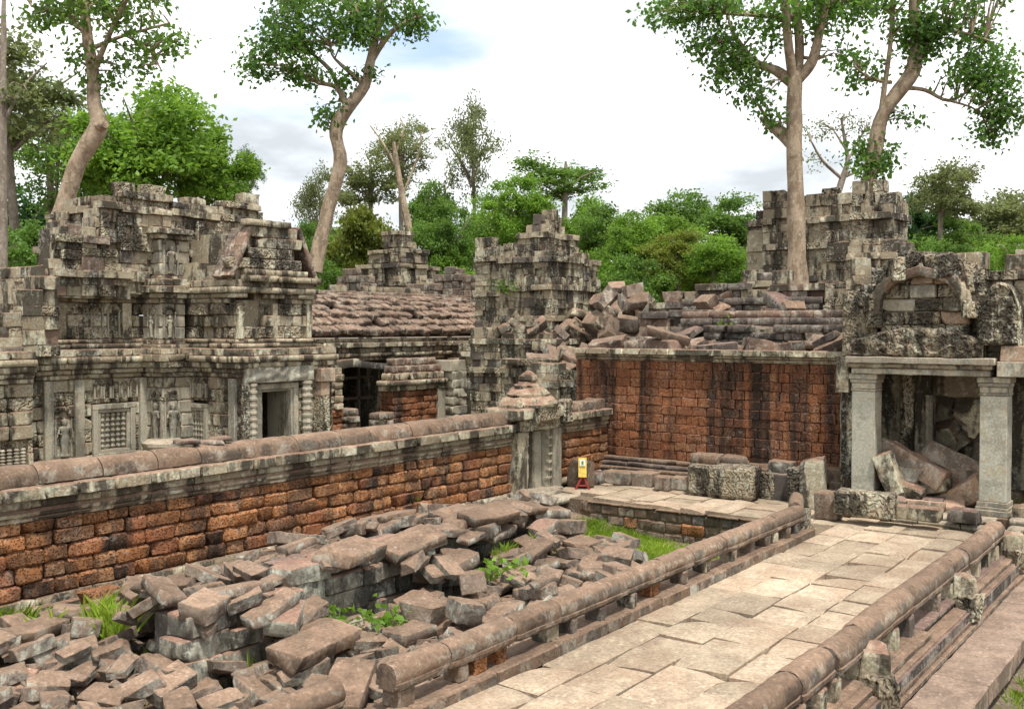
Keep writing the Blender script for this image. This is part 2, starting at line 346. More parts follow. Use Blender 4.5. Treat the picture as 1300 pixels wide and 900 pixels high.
# ---- coursed masonry on the faces of a block of building that look toward -x and -y
def runs(a0, a1, holes):
    seg = [(a0, a1)]
    for h0, h1 in holes:
        n = []
        for s0, s1 in seg:
            if h1 <= s0 or h0 >= s1: n.append((s0, s1))
            else:
                if h0 - s0 > .06: n.append((s0, h0))
                if s1 - h1 > .06: n.append((h1, s1))
        seg = n
    return seg
def split(a0, a1, avg):
    L = a1 - a0; n = max(1, round(L / avg)); w = [rng.uniform(.65, 1.4) for _ in range(n)]; t = sum(w); out = []; a = a0
    for k in w: b = a + L * k / t; out.append((a, b)); a = b
    return out
def masonry(T, x0, x1, y0, y1, z0, courses, faces='xy', hx=(), hy=(), sky=None, miss=0., jit=.018, depth=.34, core=True, corem='grey_stone', tilt=.012, bulk=None, toss=0., bay=0., matf=None):
    """courses: (height, outward step, part name, material, stone kind, mean length); hx/hy: openings (a0,a1,z0,z1) in the -x / -y face"""
    z = z0
    for ci, (h, outw, nm, mat, lib, avg) in enumerate(courses):
        zc = z + h / 2
        for face in faces:
            if face == 'y': a0, a1, hs = x0 - outw, x1 + (outw if 'X' in faces else 0), hy
            else: a0, a1, hs = y0 - outw + depth * .9, y1, hx
            hl = [(q[0], q[1]) for q in hs if q[2] < zc < q[3]]
            for s0, s1 in runs(a0, a1, hl):
                for b0, b1 in split(s0, s1, avg):
                    m = (b0 + b1) / 2; p = rng.uniform(-jit, jit) + (rng.uniform(0, .1) if rng.random() < toss else 0)
                    p += bay * noise.noise(Vector((m * 1.15 + (31 if face == 'x' else 0), zc * .45, 2.2)))
                    if face == 'y': c = (m, y0 - outw + depth / 2 - p, zc)
                    elif face == 'x': c = (x0 - outw + depth / 2 - p, m, zc)
                    else: c = (x1 + outw - depth / 2 + p, m, zc)
                    if sky and zc > sky(c[0], c[1]): continue
                    if rng.random() < miss: continue
                    L = b1 - b0 - .010; hh = h - .008; rz = 0 if face == 'y' else R(-90) if face == 'x' else R(90)
                    lb = lib if (L > .48 or lib in ('thin', 'brick', 'mould', 'flush')) else 'square'
                    rz += rng.uniform(-tilt, tilt); ry = rng.uniform(-tilt, tilt) * .7
                    if bulk is not None and L * hh < bulk[1]: bulk[0].stone(lb, c, (L, depth, hh), rz, 0, ry)
                    else: place(nm, lb, matf(c, mat) if matf else mat, c, (L, depth, hh), T, rz, 0, ry)
        z += h
    if core:
        mb = MB(); ins = .2
        if sky:
            g = .5; nx = max(1, int((x1 - x0 - 2 * ins) / g)); ny = max(1, int((y1 - y0 - ins) / g))
            for i in range(nx):
                for j in range(ny):
                    cx0 = x0 + ins + (x1 - x0 - 2 * ins) * i / nx; cx1 = x0 + ins + (x1 - x0 - 2 * ins) * (i + 1) / nx
                    cy0 = y0 + ins + (y1 - y0 - ins) * j / ny; cy1 = y0 + ins + (y1 - y0 - ins) * (j + 1) / ny
                    t = min(z, sky((cx0 + cx1) / 2, (cy0 + cy1) / 2)) - rng.uniform(.3, .6)
                    q = [q for q in hy if q[0] - .2 < (cx0 + cx1) / 2 < q[1] + .2 and cy0 < y0 + 1.3] + [q for q in hx if q[0] - .2 < (cy0 + cy1) / 2 < q[1] + .2 and cx0 < x0 + 1.3]
                    if q and t > q[0][3] + .1:
                        mb.box(cx0 + .001, cx1 - .001, cy0 + .001, cy1 - .001, z0 - .05, q[0][2]); mb.box(cx0 + .001, cx1 - .001, cy0 + .001, cy1 - .001, q[0][3], t)
                    elif t > z0 + .1: mb.box(cx0 + .001, cx1 - .001, cy0 + .001, cy1 - .001, z0 - .05, t)
        else:
            xs = [x0 + ins, x1 - ins]
            if hy:                                        # leave a dark room behind each opening of the -y face
                cuts = sorted(hy); cur = x0 + ins
                back = min(y1, y0 + 3.2)
                for q in cuts:
                    mb.box(cur, q[0] - .003, y0 + ins, back, z0 - .05, z - .12)
                    mb.box(q[0], q[1], y0 + ins + .002, back - .002, q[3] + .003, z - .121)
                    if q[2] > z0 + .1: mb.box(q[0], q[1], y0 + ins + .002, back - .002, z0 - .05, q[2] - .01)
                    cur = q[1] + .003
                mb.box(cur, x1 - ins, y0 + ins, back, z0 - .05, z - .12)
                if y1 > back + .05: mb.box(x0 + ins, x1 - ins, back + .004, y1, z0 - .05, z - .12)
            elif hx:
                cuts = sorted(hx); cur = y0 + ins; back = min(x1, x0 + 3.0)
                for q in cuts:
                    mb.box(x0 + ins, back, cur, q[0] - .003, z0 - .05, z - .12)
                    mb.box(x0 + ins + .002, back - .002, q[0], q[1], q[3] + .003, z - .121)
                    if q[2] > z0 + .1: mb.box(x0 + ins + .002, back - .002, q[0], q[1], z0 - .05, q[2] - .01)
                    cur = q[1] + .003
                mb.box(x0 + ins, back, cur, y1, z0 - .05, z - .12)
                if x1 > back + .05: mb.box(back + .004, x1 - ins, y0 + ins, y1, z0 - .05, z - .12)
            else: mb.box(x0 + ins, x1 - ins, y0 + ins, y1, z0 - .05, z - .12)
        if mb.v: mb.build('core', corem, T)
    return z
def ragged(T, x0, x1, y0, y1, z0, z1, sky, name='tower_block', avg=.42, bands=(), mats=('grey_stone', 'grey_stone', 'carved_stone', 'dark_stone'), wts=(5, 3, 3, .8), out=.14, bayw=1.1):
    """weathered tower faces: upright bays stepping in and out, each with courses of its own, tied by projecting bands"""
    bands = sorted(bands)
    for face in 'xy':
        a0, a1 = (y0, y1) if face == 'x' else (x0, x1)
        for (ba, bb) in split(a0, a1, bayw):
            o = rng.uniform(-out, out); z = z0
            if face == 'y': o = min(o, .05)
            while z < z1:
                h = rng.choice((.2, .26, .3, .34, .38)) * rng.uniform(.9, 1.1); nb = [b for b in bands if z - .01 < b < z + h]; band = False
                if nb and nb[0] > z + .08: h = nb[0] - z
                elif nb: h = .2; band = True
                for (p, q) in split(ba, bb, avg * (1.5 if band else 1) * rng.uniform(.8, 1.2)):
                    L = q - p; m = (p + q) / 2; d = .42; e = o + (.12 if band else 0) + rng.uniform(-.03, .03) + (rng.uniform(-.16, .1) if rng.random() < .16 else 0)
                    c = (x0 - e + d / 2, m, z + h / 2) if face == 'x' else (m, y0 - e + d / 2, z + h / 2)
                    if c[2] > sky(c[0], c[1]) or rng.random() < .015: continue
                    place('cornice_block' if band else name, 'tight', rng.choices(mats, wts)[0], c, (L - .004, d, h - .003), T, (R(-90) if face == 'x' else 0) + rng.uniform(-.03, .03), rng.uniform(-.02, .02), rng.uniform(-.025, .025))
                z += h
    mb = MB(); g = .55; nx = max(1, int((x1 - x0) / g)); ny2 = max(1, int((y1 - y0) / g))
    for i in range(nx):
        for j in range(ny2):
            ax, bx, ay, by = x0 + .16 + (x1 - x0 - .16) * i / nx, x0 + .16 + (x1 - x0 - .16) * (i + 1) / nx, y0 + .16 + (y1 - y0 - .16) * j / ny2, y0 + .16 + (y1 - y0 - .16) * (j + 1) / ny2
            t = min(z1, sky((ax + bx) / 2, (ay + by) / 2)) - rng.uniform(.25, .55)
            if t > z0 + .1: mb.box(ax + .001, bx - .001, ay + .001, by - .001, z0 - .05, t)
    if mb.v: mb.build('core', 'grey_stone', T)
# ---- a heap: stones dropped one after another on what already lies there
class Heap:
    def __init__(s, x0, x1, y0, y1, base, cell=.07):
        s.x0, s.y0, s.c = x0, y0, cell; s.nx = int((x1 - x0) / cell); s.ny = int((y1 - y0) / cell); s.x1 = x1; s.y1 = y1
        X, Y = np.meshgrid(x0 + (np.arange(s.nx) + .5) * cell, y0 + (np.arange(s.ny) + .5) * cell, indexing='ij'); s.X, s.Y = X, Y
        s.H = np.vectorize(base)(X, Y).astype(float) if callable(base) else np.full_like(X, base)
    def mask(s, x, y, L, Wd, rz):
        ca, sa = math.cos(rz), math.sin(rz); u = (s.X - x) * ca + (s.Y - y) * sa; w = -(s.X - x) * sa + (s.Y - y) * ca
        return (abs(u) < L / 2) & (abs(w) < Wd / 2), u, w
    def h(s, x, y):
        i = min(max(int((x - s.x0) / s.c), 0), s.nx - 1); j = min(max(int((y - s.y0) / s.c), 0), s.ny - 1); return s.H[i, j]
    def drop(s, name, lib, mat, x, y, dims, rz, parent=None, tmax=28, extra=(0, 0), sink=.25, z=None, bulk=None):
        L, Wd, T = dims; m, u, w = s.mask(x, y, L * .92, Wd * .92, rz)
        if m.sum() < 3:
            if m.sum() == 0: return None
            a = b = 0.; z0 = s.H[m].mean()
        else:
            A = np.c_[u[m], w[m], np.ones(m.sum())]; (a, b, z0), *_ = np.linalg.lstsq(A, s.H[m], rcond=None)
        lim = math.tan(R(tmax)); a = max(-lim, min(lim, a)) + math.tan(extra[0]); b = max(-lim, min(lim, b)) + math.tan(extra[1])
        if m.sum() >= 3:
            res = s.H[m] - (a * u[m] + b * w[m]); z0 = float(np.percentile(res, 80))
        if z is not None: z0 = z
        zc = z0 + T / 2 - T * sink * .5
        rot = (Matrix.Rotation(rz, 3, 'Z') @ Euler((math.atan(b), -math.atan(a), 0)).to_matrix()).to_euler()
        if bulk is not None: bulk.stone(lib, (x, y, zc), dims, rot.z, rot.x, rot.y); o = None
        else: o = place(name, lib, mat, (x, y, zc), dims, parent, rot.z, rot.x, rot.y)
        top = zc + a * u + b * w + T / 2
        s.H[m] = np.maximum(s.H[m], top[m] - .02); return o
# ------------------------------------------------------------------ the setting
def target(x, y):                                       # top of the rubble field
    if y > 10.1:                                        # behind the stub wall, down to the long wall
        crest = .72 if 9.2 < x < 14.6 else max(.05, .72 - (9.2 - x) * .2) if x <= 9.2 else max(-.5, .72 - (x - 14.6) * .6)
        t = min(1, max(0, (y - 10.8) / 2.9)); h = crest * (1 - t) + (-.12) * t
        if x < 8.8: h = max(min(h, .35 - (8.8 - x) * .16), -.02 - .3 * max(0, y - 12.6))
        if x > 16.5: h = -.95
    else:
        h = -.16 + .12 * noise.noise(Vector((x, y, 3))) + (.06 + .62 * max(0, (y - 8.1) / 2.2) if x > 12.3 else .0 + .14 * max(0, (y - 8.2) / 2)) if x < 14.9 else (.05 + .5 * max(0, (y - 8.1) / 2.2)) - (x - 14.9) * .75
        if x < 8.2: h = -.12 - (8.2 - x) * .12
        if x > 16.6: h = -.95
    return h
def ground_h(x, y):
    t = min(1, max(0, (y - 10.6) / 3.2)); t = t * t * (3 - 2 * t)
    h = -.80 + .72 * t * (1 if x < 16.5 else max(.62, 1 - (x - 16.5) * .25))
    if 4.5 < x < 20.4 and 7.45 < y < 14.1 and not (9.7 < y < 11.0): h = max(h, target(x, y) - .30)
    return h
gm = MB(); GX = [-400, -120, -40, -10, 0, 4] + [4 + .35 * i for i in range(1, 48)] + [24, 30, 60, 150, 500]; GY = [-400, -120, -40, -10, 0, 2, 3.2, 5, 7.2] + [7.2 + .3 * i for i in range(1, 24)] + [14.3, 20, 40, 90, 200, 500]
vs = []
for x in GX:
    for y in GY:
        inner = 3.9 < x < 20.6 and 7.1 < y < 14.4
        h = ground_h(x, y) if y < 14.35 else -.08
        vs.append((x, y, h + (.05 * noise.noise(Vector((x * 1.3, y * 1.3, 0))) if inner else 0)))
ny = len(GY)
gm.add(vs, [(i * ny + j, (i + 1) * ny + j, (i + 1) * ny + j + 1, i * ny + j + 1) for i in range(len(GX) - 1) for j in range(ny - 1)])
ground = tag(gm.build('ground', 'soil', smooth=60), kind='structure')
tg = MB().box(2, 90, 14.75, 90, -.5, .0); tag(tg.build('temple_yard', 'soil'), kind='structure')

def slab_piece(T, x0, x1, y0, y1, z, th, mat, r):
    j = lambda: r.uniform(-.022, .022)
    nx = max(2, int((x1 - x0) / .22)); nyy = max(2, int((y1 - y0) / .22)); mb = MB(); vs = []; top = []
    cs = [(x0 + .008 + j() * .5, y0 + .008 + j() * .5), (x1 - .008 + j() * .5, y0 + .008 + j() * .5), (x1 - .008 + j() * .5, y1 - .008 + j() * .5), (x0 + .008 + j() * .5, y1 - .008 + j() * .5)]
    dz = r.uniform(-.02, .016); tx = r.uniform(-.014, .014); ty = r.uniform(-.02, .02); sd = r.uniform(0, 99)
    chip = r.choice((None, None, None, 0, 1, 2, 3)); cm = (x0 + x1) / 2, (y0 + y1) / 2
    for i in range(nx + 1):
        for k in range(nyy + 1):
            u, v = i / nx, k / nyy
            p = [(1 - u) * (1 - v) * cs[0][q] + u * (1 - v) * cs[1][q] + u * v * cs[2][q] + (1 - u) * v * cs[3][q] for q in (0, 1)]
            e = min(u, 1 - u) * (x1 - x0) < .02 or min(v, 1 - v) * (y1 - y0) < .02
            n = noise.noise(Vector((p[0] * 4, p[1] * 4, sd)))
            if e: p[0] += .012 * n; p[1] += .012 * noise.noise(Vector((p[0] * 5, p[1] * 5, sd + 7)))
            zz = z + dz + tx * (p[0] - cm[0]) + ty * (p[1] - cm[1]) + .006 * n - (.012 if e else 0)
            if chip is not None:
                d = math.hypot(p[0] - cs[chip][0], p[1] - cs[chip][1])
                if d < .32: zz -= .06 * (1 - d / .32)
            vs.append((p[0], p[1], zz))
    m = nyy + 1; fs = [(i * m + k, (i + 1) * m + k, (i + 1) * m + k + 1, i * m + k + 1) for i in range(nx) for k in range(nyy)]
    rim = [i * m for i in range(nx + 1)] + [nx * m + k for k in range(1, m)] + [i * m + nyy for i in range(nx - 1, -1, -1)] + [k for k in range(nyy - 1, 0, -1)]
    b = len(vs); vs += [(vs[i][0], vs[i][1], z - th) for i in rim]
    fs += [(rim[i], b + i, b + (i + 1) % len(rim), rim[(i + 1) % len(rim)]) for i in range(len(rim))]
    mb.add(vs, fs); return mb.build('paving_slab', mat, T, smooth=40)
def paving(T, x0, x1, y0, y1, z, roww, avg, mat, r, th=.09):
    n = round((y1 - y0) / roww); w = [r.uniform(.75, 1.3) for _ in range(n)]; t = sum(w); y = y0
    for k in w:
        yb = y + (y1 - y0) * k / t
        for a, b in split(x0 - r.uniform(0, .3), x1, avg): slab_piece(T, max(a, x0), b, y, yb, z, th, mat, r)
        y = yb
def structure(name, mb, mat, label=None):
    return tag(mb.build(name, mat), label=label, kind='structure')
rp = random.Random(21)
path = structure('causeway_pavement', MB().box(4.2, 21.3, 3.62, 7.30, -.82, -.085), 'soil', 'pale worn flagstones of the raised causeway')
paving(path, 4.6, 20.42, 3.62, 6.86, 0, .62, 1.0, 'paving_stone', rp)
terr = structure('terrace_pavement', MB().box(20.46, 24.1, 2.6, 14.2, -.82, -.085), 'soil', 'pale flagstone terrace before the red wall')
paving(terr, 20.44, 22.2, 6.9, 12.6, 0, .75, .75, 'paving_stone', rp)
paving(terr, 20.44, 22.1, 3.0, 6.9, 0, .62, .8, 'paving_stone', rp)
paving(terr, 22.2, 23.7, 7.6, 12.6, 0.003, .8, .8, 'paving_stone', rp)
paving(terr, 20.9, 23.7, 12.6, 14.0, 0.0, .7, .8, 'paving_stone', rp)
# laterite blocks that hold the terrace edge above the grass
for zi, (za, zb) in enumerate(((-.13, -.09), (-.36, -.13), (-.60, -.36), (-.86, -.60))):
    if zi == 0: continue
    for a, b in split(7.35, 12.7, .42): place('edge_block', 'brick', 'dark_stone' if zi == 1 and rng.random() < .5 else 'laterite' if zi == 2 and rng.random() < .3 else 'red_stone', (20.44 + .13 + rng.uniform(-.02, .02), (a + b) / 2, (za + zb) / 2), (b - a - .008, .3, zb - za - .006), terr, R(90))
for a, b in split(7.35, 12.7, .8): place('edge_block', 'thin', 'red_stone', (20.44 + .12, (a + b) / 2, -.105), (b - a - .008, .34, .06), terr, R(90))
# rounded corner of the terrace and the low sill before the little gate
for k in range(5):
    t = R(18 * k + 9); place('edge_block', 'brick', 'red_stone', (20.85 - .38 * math.cos(t) + .1, 12.72 + .38 * math.sin(t), -.22), (.34, .3, .25), terr, R(90) - t)
sill = MB()
sl = thing('gate_sill', 'low stone sill steps in front of the little gate', 'step', (19.6, 13.6, -.1))
for (xa, xb, ya, yb, z) in ((18.2, 20.9, 13.25, 13.75, -.06), (18.6, 20.9, 13.72, 14.02, .03), (17.0, 19.0, 13.84, 14.1, -.02)):
    for a, b in split(xa, xb, .9): place('step_stone', 'thin', 'pale_stone' if rng.random() < .5 else 'red_stone', ((a + b) / 2, (ya + yb) / 2, z - .06), (b - a - .01, yb - ya, .14), sl, rng.uniform(-.02, .02))

# right side of the causeway: moulded edge courses and the broad lower ledge
edge = structure('causeway_edge', MB().box(5, 20.9, 3.30, 3.619, -.82, -.10), 'dark_stone', 'thin moulded stone courses along the right side of the causeway')
for (z0, z1, yo) in ((-.07, .0, 3.40), (-.14, -.075, 3.33), (-.21, -.145, 3.37), (-.28, -.215, 3.29), (-.36, -.285, 3.24)):
    for a, b in split(9.3, 20.6, 1.7):
        if z1 > -.05 and rng.random() < .12: continue
        o = MB().box(a + .006, b - .006, yo + rng.uniform(-.012, .012), 3.615, z0, z1).build('moulding_stone', 'red_stone', edge)
        roughen(o, .3, .012, 4, a, bev=.012)
ledge = structure('lower_ledge', MB().box(6, 22, 2.95, 3.28, -1.0, -.44), 'soil', 'broad brown stone ledge below the causeway edge')
for a, b in split(8.2, 21.6, 1.9):
    o = MB().box(a + .006, b - .006, 2.60 + rng.uniform(-.02, .02) - .0 * a, 3.27, -.64, -.37 + rng.uniform(-.008, .008)).build('ledge_slab', 'ledge_stone', ledge); roughen(o, .22, .02, 2.5, a, bev=.02)
for zi, (za, zb) in enumerate(((-.86, -.65),)):
    for a, b in split(8.2, 21.6, .9): o = place('edge_block', 'ashlar', 'dark_stone', ((a + b) / 2, 2.90, (za + zb) / 2), (b - a, .4, zb - za), ledge)

# ------------------------------------------------------------------ serpent balustrades on both sides of the causeway
def rail_part(T, x0, x1, y, z, r, mat, dy=0., rz=0., name='rail_section', tiltz=0.):
    prof = [(-.75, -1.0), (-.78, -.78), (-.98, -.72), (-1.0, -.45), (-.92, -.38), (-1.02, -.1), (-1.0, .25), (-.82, .62), (-.5, .88), (0, 1.), (.5, .88), (.82, .62), (1., .25), (1.02, -.1), (.92, -.38), (1., -.45), (.98, -.72), (.78, -.78), (.75, -1.)]
    n = max(4, int((x1 - x0) / .09)); vs = []; fs = []; k = len(prof); sd = rng.uniform(0, 99)
    for i in range(n + 1):
        x = x0 + (x1 - x0) * i / n
        for (py, pz) in prof:
            q = 1 + .07 * noise.noise(Vector((x * 2.2, py + sd, pz))) + .045 * noise.noise(Vector((x * 7, py * 3 + sd, pz * 3))) - (rng.uniform(.02, .12) if i in (0, n) else 0)
            vs.append((x, y + dy + py * r * q + rz * (x - x0), z + pz * r * q + tiltz * (x - x0)))
    for i in range(n):
        for j in range(k): fs.append((i * k + j, (i + 1) * k + j, (i + 1) * k + (j + 1) % k, i * k + (j + 1) % k))
    fs += [tuple(range(k)), tuple(range(n * k, n * k + k))]
    return MB().add(vs, fs).build(name, mat, T, smooth=38)
bl = thing('stone_balustrade', 'long low stone serpent balustrade along the left side of the causeway', 'balustrade', (13, 7.1, 0))
for a, b in split(7.55, 19.0, 1.15): rail_part(bl, a + .004, b - .004, 7.10, .455, .15, 'red_stone', rng.uniform(-.012, .012), rng.uniform(-.01, .01))
x = 7.75
while x < 18.9:
    w = rng.uniform(.16, .26); place('post', 'square', rng.choice(['red_stone', 'dark_stone', 'grey_stone', 'laterite', 'red_stone']), (x, 7.1 + rng.uniform(-.03, .03), .215), (w, .25, .2), bl, rng.uniform(-.06, .06)); x += rng.choice((.34, .62, .8, .95)) + rng.uniform(-.06, .1)
for a, b in split(6.6, 19.3, 1.2):
    o = MB().box(a + .005, b - .005, 6.86 + rng.uniform(-.015, .015), 7.12, -.05, .125 + rng.uniform(-.012, .012)).build('kerb_stone', 'red_stone' if rng.random() < .7 else 'rubble_stone', bl); roughen(o, .2, .016, 3, a, bev=.018)
    o = MB().box(a + .005, b - .005, 7.125, 7.42, -.05, .07).build('base_stone', 'red_stone', bl); roughen(o, .3, .012, 3, a + 1, bev=.02)
rail_part(bl, 19.02, 19.5, 7.10, .50, .15, 'red_stone', .05, .35, tiltz=.25)
place('post', 'ashlar', 'carved_stone', (19.2, 7.12, .24), (.4, .3, .5), bl, .1)
fr = thing('fallen_rail_piece', 'fallen length of round stone rail lying below the near end of the left balustrade', 'rail', (6.6, 7.45, .1))
rail_part(fr, 5.6, 7.32, 7.58, .27, .15, 'red_stone', 0, 0)
for (x, y) in ((6.0, 7.58), (7.0, 7.55)): place('block', 'block', 'rubble_stone', (x, y, .0), (.4, .4, .25), fr, .3)
br = thing('stone_balustrade', 'stone serpent balustrade along the right side of the causeway, broken into lengths', 'balustrade', (14, 3.7, 0))
cuts = [8.35, 9.75, 10.75, 11.75, 13.75, 15.9, 16.75, 18.4, 19.55]
for i, (a, b) in enumerate(zip(cuts[:-1], cuts[1:])):
    rail_part(br, a + .01, b - .01, 3.72, .43, .165 + rng.uniform(-.008, .008), 'red_stone', rng.uniform(-.03, .03), rng.uniform(-.012, .012), tiltz=rng.uniform(-.012, .012))
for x in (8.9, 9.75, 10.35, 10.75, 11.6, 12.9, 13.7, 15.0, 15.9, 16.3, 16.8, 17.6, 18.4, 19.0, 19.5):
    place('post', 'square', rng.choice(['grey_stone', 'dark_stone', 'rubble_stone', 'grey_stone']), (x + rng.uniform(-.05, .05), 3.70, .125), (rng.uniform(.2, .3), .27, .30), br, rng.uniform(-.12, .12))
for x, dz in ((11.72, .0), (16.0, .0), (19.6, .02)):
    place('newel_stone', 'chunk', 'grey_stone', (x, 3.47, .12 + dz), (.34, .34, .5), br, .4); place('newel_stone', 'chunk', 'carved_stone', (x - .12, 3.38, -.06 + dz), (.36, .34, .36), br, 1.1)
for a, b in split(8.3, 19.8, 1.4):
    o = MB().box(a + .005, b - .005, 3.52, 3.98, -.03, .025 + rng.uniform(-.006, .006)).build('base_stone', 'dark_stone' if rng.random() < .3 else 'red_stone', br); roughen(o, .25, .012, 3, a, bev=.015)

# ------------------------------------------------------------------ the long low laterite wall
lw = thing('enclosure_wall', 'long orange laterite wall with grey mouldings and rounded reddish coping', 'wall', (13, 14.4, 0))
def lat_courses():
    return [(.20, .04, 'plinth_block', 'grey_stone', 'thin', .8)] + [(h, 0, 'brick', 'laterite', 'brick', .52) for h in (.23, .235, .24, .225, .18)] + [(.32, .05, 'moulding_block', 'grey_stone', 'mould', .62), (.19, .17, 'moulding_block', 'grey_stone', 'ashlar', .55)]
LZ = -.10
def coping(T, xa, xb, y, z, r, avg=1.05):
    for a, b in split(xa, xb, avg):
        prof = [(-1.25, -.42), (-1.22, .05), (-1.05, .45), (-.7, .8), (-.25, .98), (.25, .98), (.7, .8), (1.05, .45), (1.22, .05), (1.25, -.42)]
        n = max(3, int((b - a) / .1)); k = len(prof); vs = []; fs = []; sd = rng.uniform(0, 99); dz = rng.uniform(-.012, .012)
        for i in range(n + 1):
            x = a + .006 + (b - a - .012) * i / n
            for (py, pz) in prof:
                q = 1 + .07 * noise.noise(Vector((x * 2.5, py * 1.5 + sd, pz))) + .03 * noise.noise(Vector((x * 8, py * 4 + sd, pz * 4))) - (rng.uniform(.02, .10) if i in (0, n) else 0); vs.append((x, y + py * r * q, z + dz + pz * r * q))
        for i in range(n):
            for j in range(k): fs.append((i * k + j, (i + 1) * k + j, (i + 1) * k + (j + 1) % k, i * k + (j + 1) % k))
        fs += [tuple(range(k)), tuple(range(n * k, n * k + k))]
        MB().add(vs, fs).build('coping_stone', 'red_stone', T, smooth=38)
zt = masonry(lw, 4.6, 19.45, 14.2, 14.8, LZ, lat_courses(), faces='y', jit=.016, tilt=.018, matf=lambda c, m: m if m != 'laterite' else rng.choices(('laterite', 'red_laterite'), (8, 2.4))[0])
coping(lw, 4.6, 19.45, 14.44, zt + .09, .20)
for a, b in split(5, 19.3, 1.3):                       # stepped base mouldings showing above the soil
    for (z, yo) in ((-.02, 14.02), (-.10, 13.93), (-.18, 13.84)):
        MB().box(a + .004, b - .004, yo + rng.uniform(-.01, .01), 14.2, z - .075, z).build('plinth_moulding', 'grey_stone', lw)
for (x, dx, z) in ((15.6, .5, 0), (15.2, .34, .05), (15.9, .3, .04)): place('loose_stone', 'slab', 'roof_stone', (x - 4.6, 14.5, zt + .31 + z), (dx, .3, .07), lw, rng.uniform(-.3, .3))
lw2 = thing('enclosure_wall', 'short stretch of laterite wall between the little gate and the red wall', 'wall', (22.5, 14.4, 0))
zt2 = masonry(lw2, 21.35, 23.85, 14.2, 14.8, .0, lat_courses(), faces='y', jit=.02, tilt=.02)
for k, (a, b) in enumerate(split(21.35, 23.7, .6)): place('coping_stone', 'block', 'red_stone', ((a + b) / 2, 14.42 + rng.uniform(-.05, .05), zt2 + .1), (b - a, .5, rng.uniform(.2, .3)), lw2, rng.uniform(-.1, .1))

# ------------------------------------------------------------------ the little gate in the wall
gt = thing('little_gate', 'little stone gate with stepped pointed roof in the low wall', 'gate', (20.4, 14.3, 0))
def part_box(T, name, mat, b, cut=.25, amp=.015, bev=.015, freq=3.):
    o = MB().box(*b).build(name, mat, T); return roughen(o, cut, amp, freq, b[0] * 1.3 + b[4], bev=bev)
part_box(gt, 'jamb', 'grey_stone', (19.45, 19.85, 14.05, 14.75, -.05, 1.52)); part_box(gt, 'jamb', 'pale_stone', (20.98, 21.33, 14.05, 14.75, -.05, 1.52))
part_box(gt, 'frame_post', 'pale_stone', (19.88, 20.0, 14.14, 14.5, 0, 1.5)); part_box(gt, 'frame_post', 'pale_stone', (20.83, 20.96, 14.14, 14.5, 0, 1.5))
part_box(gt, 'door_slab', 'pale_stone', (20.42, 20.80, 14.3, 14.42, 0.03, 1.45), bev=.01, amp=.006)
for zc in (.25, .45, .65, .85, 1.05, 1.25): part_box(gt, 'colonette_ring', 'pale_stone', (20.81, 20.985, 14.09, 14.2, zc, zc + .06), amp=.004, bev=.008)
for q in range(5): place('infill_block', 'square', 'grey_stone', (20.12, 14.62, .15 + .26 * q), (.5, .3, .25), gt)
part_box(gt, 'threshold', 'pale_stone', (19.75, 21.1, 13.85, 14.45, -.06, .06))
part_box(gt, 'lintel', 'carved_stone', (19.38, 21.42, 13.98, 14.8, 1.52, 1.80), amp=.03)
part_box(gt, 'cornice', 'grey_stone', (19.22, 21.55, 13.85, 14.9, 1.80, 2.08), amp=.04, bev=.04)
part_box(gt, 'pediment', 'carved_stone', (19.95, 20.95, 13.80, 14.1, 1.70, 2.12), amp=.05, bev=.06)
part_box(gt, 'acroter', 'carved_stone', (21.15, 21.5, 13.8, 14.1, 1.6, 2.2), amp=.06, bev=.06)
for (i, (h0, h1, w)) in enumerate(((2.08, 2.32, .92), (2.32, 2.52, .66), (2.52, 2.66, .40))):
    o = MB().lathe([(w, h0), (w * 1.02, h0 + .06), (w * .86, h1 - .05), (w * .72, h1)], 20.35, 14.38, 8, 1., .72, R(22.5)).build('roof_tier', 'grey_stone', gt); roughen(o, .14, .06, 5, i)
o = MB().lathe([(.20, 2.66), (.24, 2.72), (.23, 2.80), (.15, 2.88), (.06, 2.93)], 20.35, 14.38, 12).build('finial', 'grey_stone', gt, smooth=50); roughen(o, .08, .03, 6, 3)

# ------------------------------------------------------------------ the tall red wall behind the terrace
rw = thing('red_wall', 'tall dark streaked red laterite wall behind the terrace', 'wall', (23.9, 11, 0))
crs = [(.12, .42, 'plinth_stone', 'red_stone', 'thin', 1.2), (.10, .34, 'plinth_stone', 'dark_stone', 'thin', 1.2), (.10, .37, 'plinth_stone', 'red_stone', 'thin', 1.2), (.12, .26, 'plinth_stone', 'dark_stone', 'thin', 1.2), (.12, .18, 'plinth_stone', 'red_stone', 'thin', 1.)]
crs += [(.232, 0, 'brick', 'red_laterite', 'flush', .36)] * 11
crs += [(.16, .08, 'cornice_block', 'grey_stone', 'mould', .55), (.16, .20, 'cornice_block', 'grey_stone', 'ashlar', .5)]
zr = masonry(rw, 23.8, 25.2, 7.3, 15.2, .0, crs, faces='x', jit=.01, depth=.3)
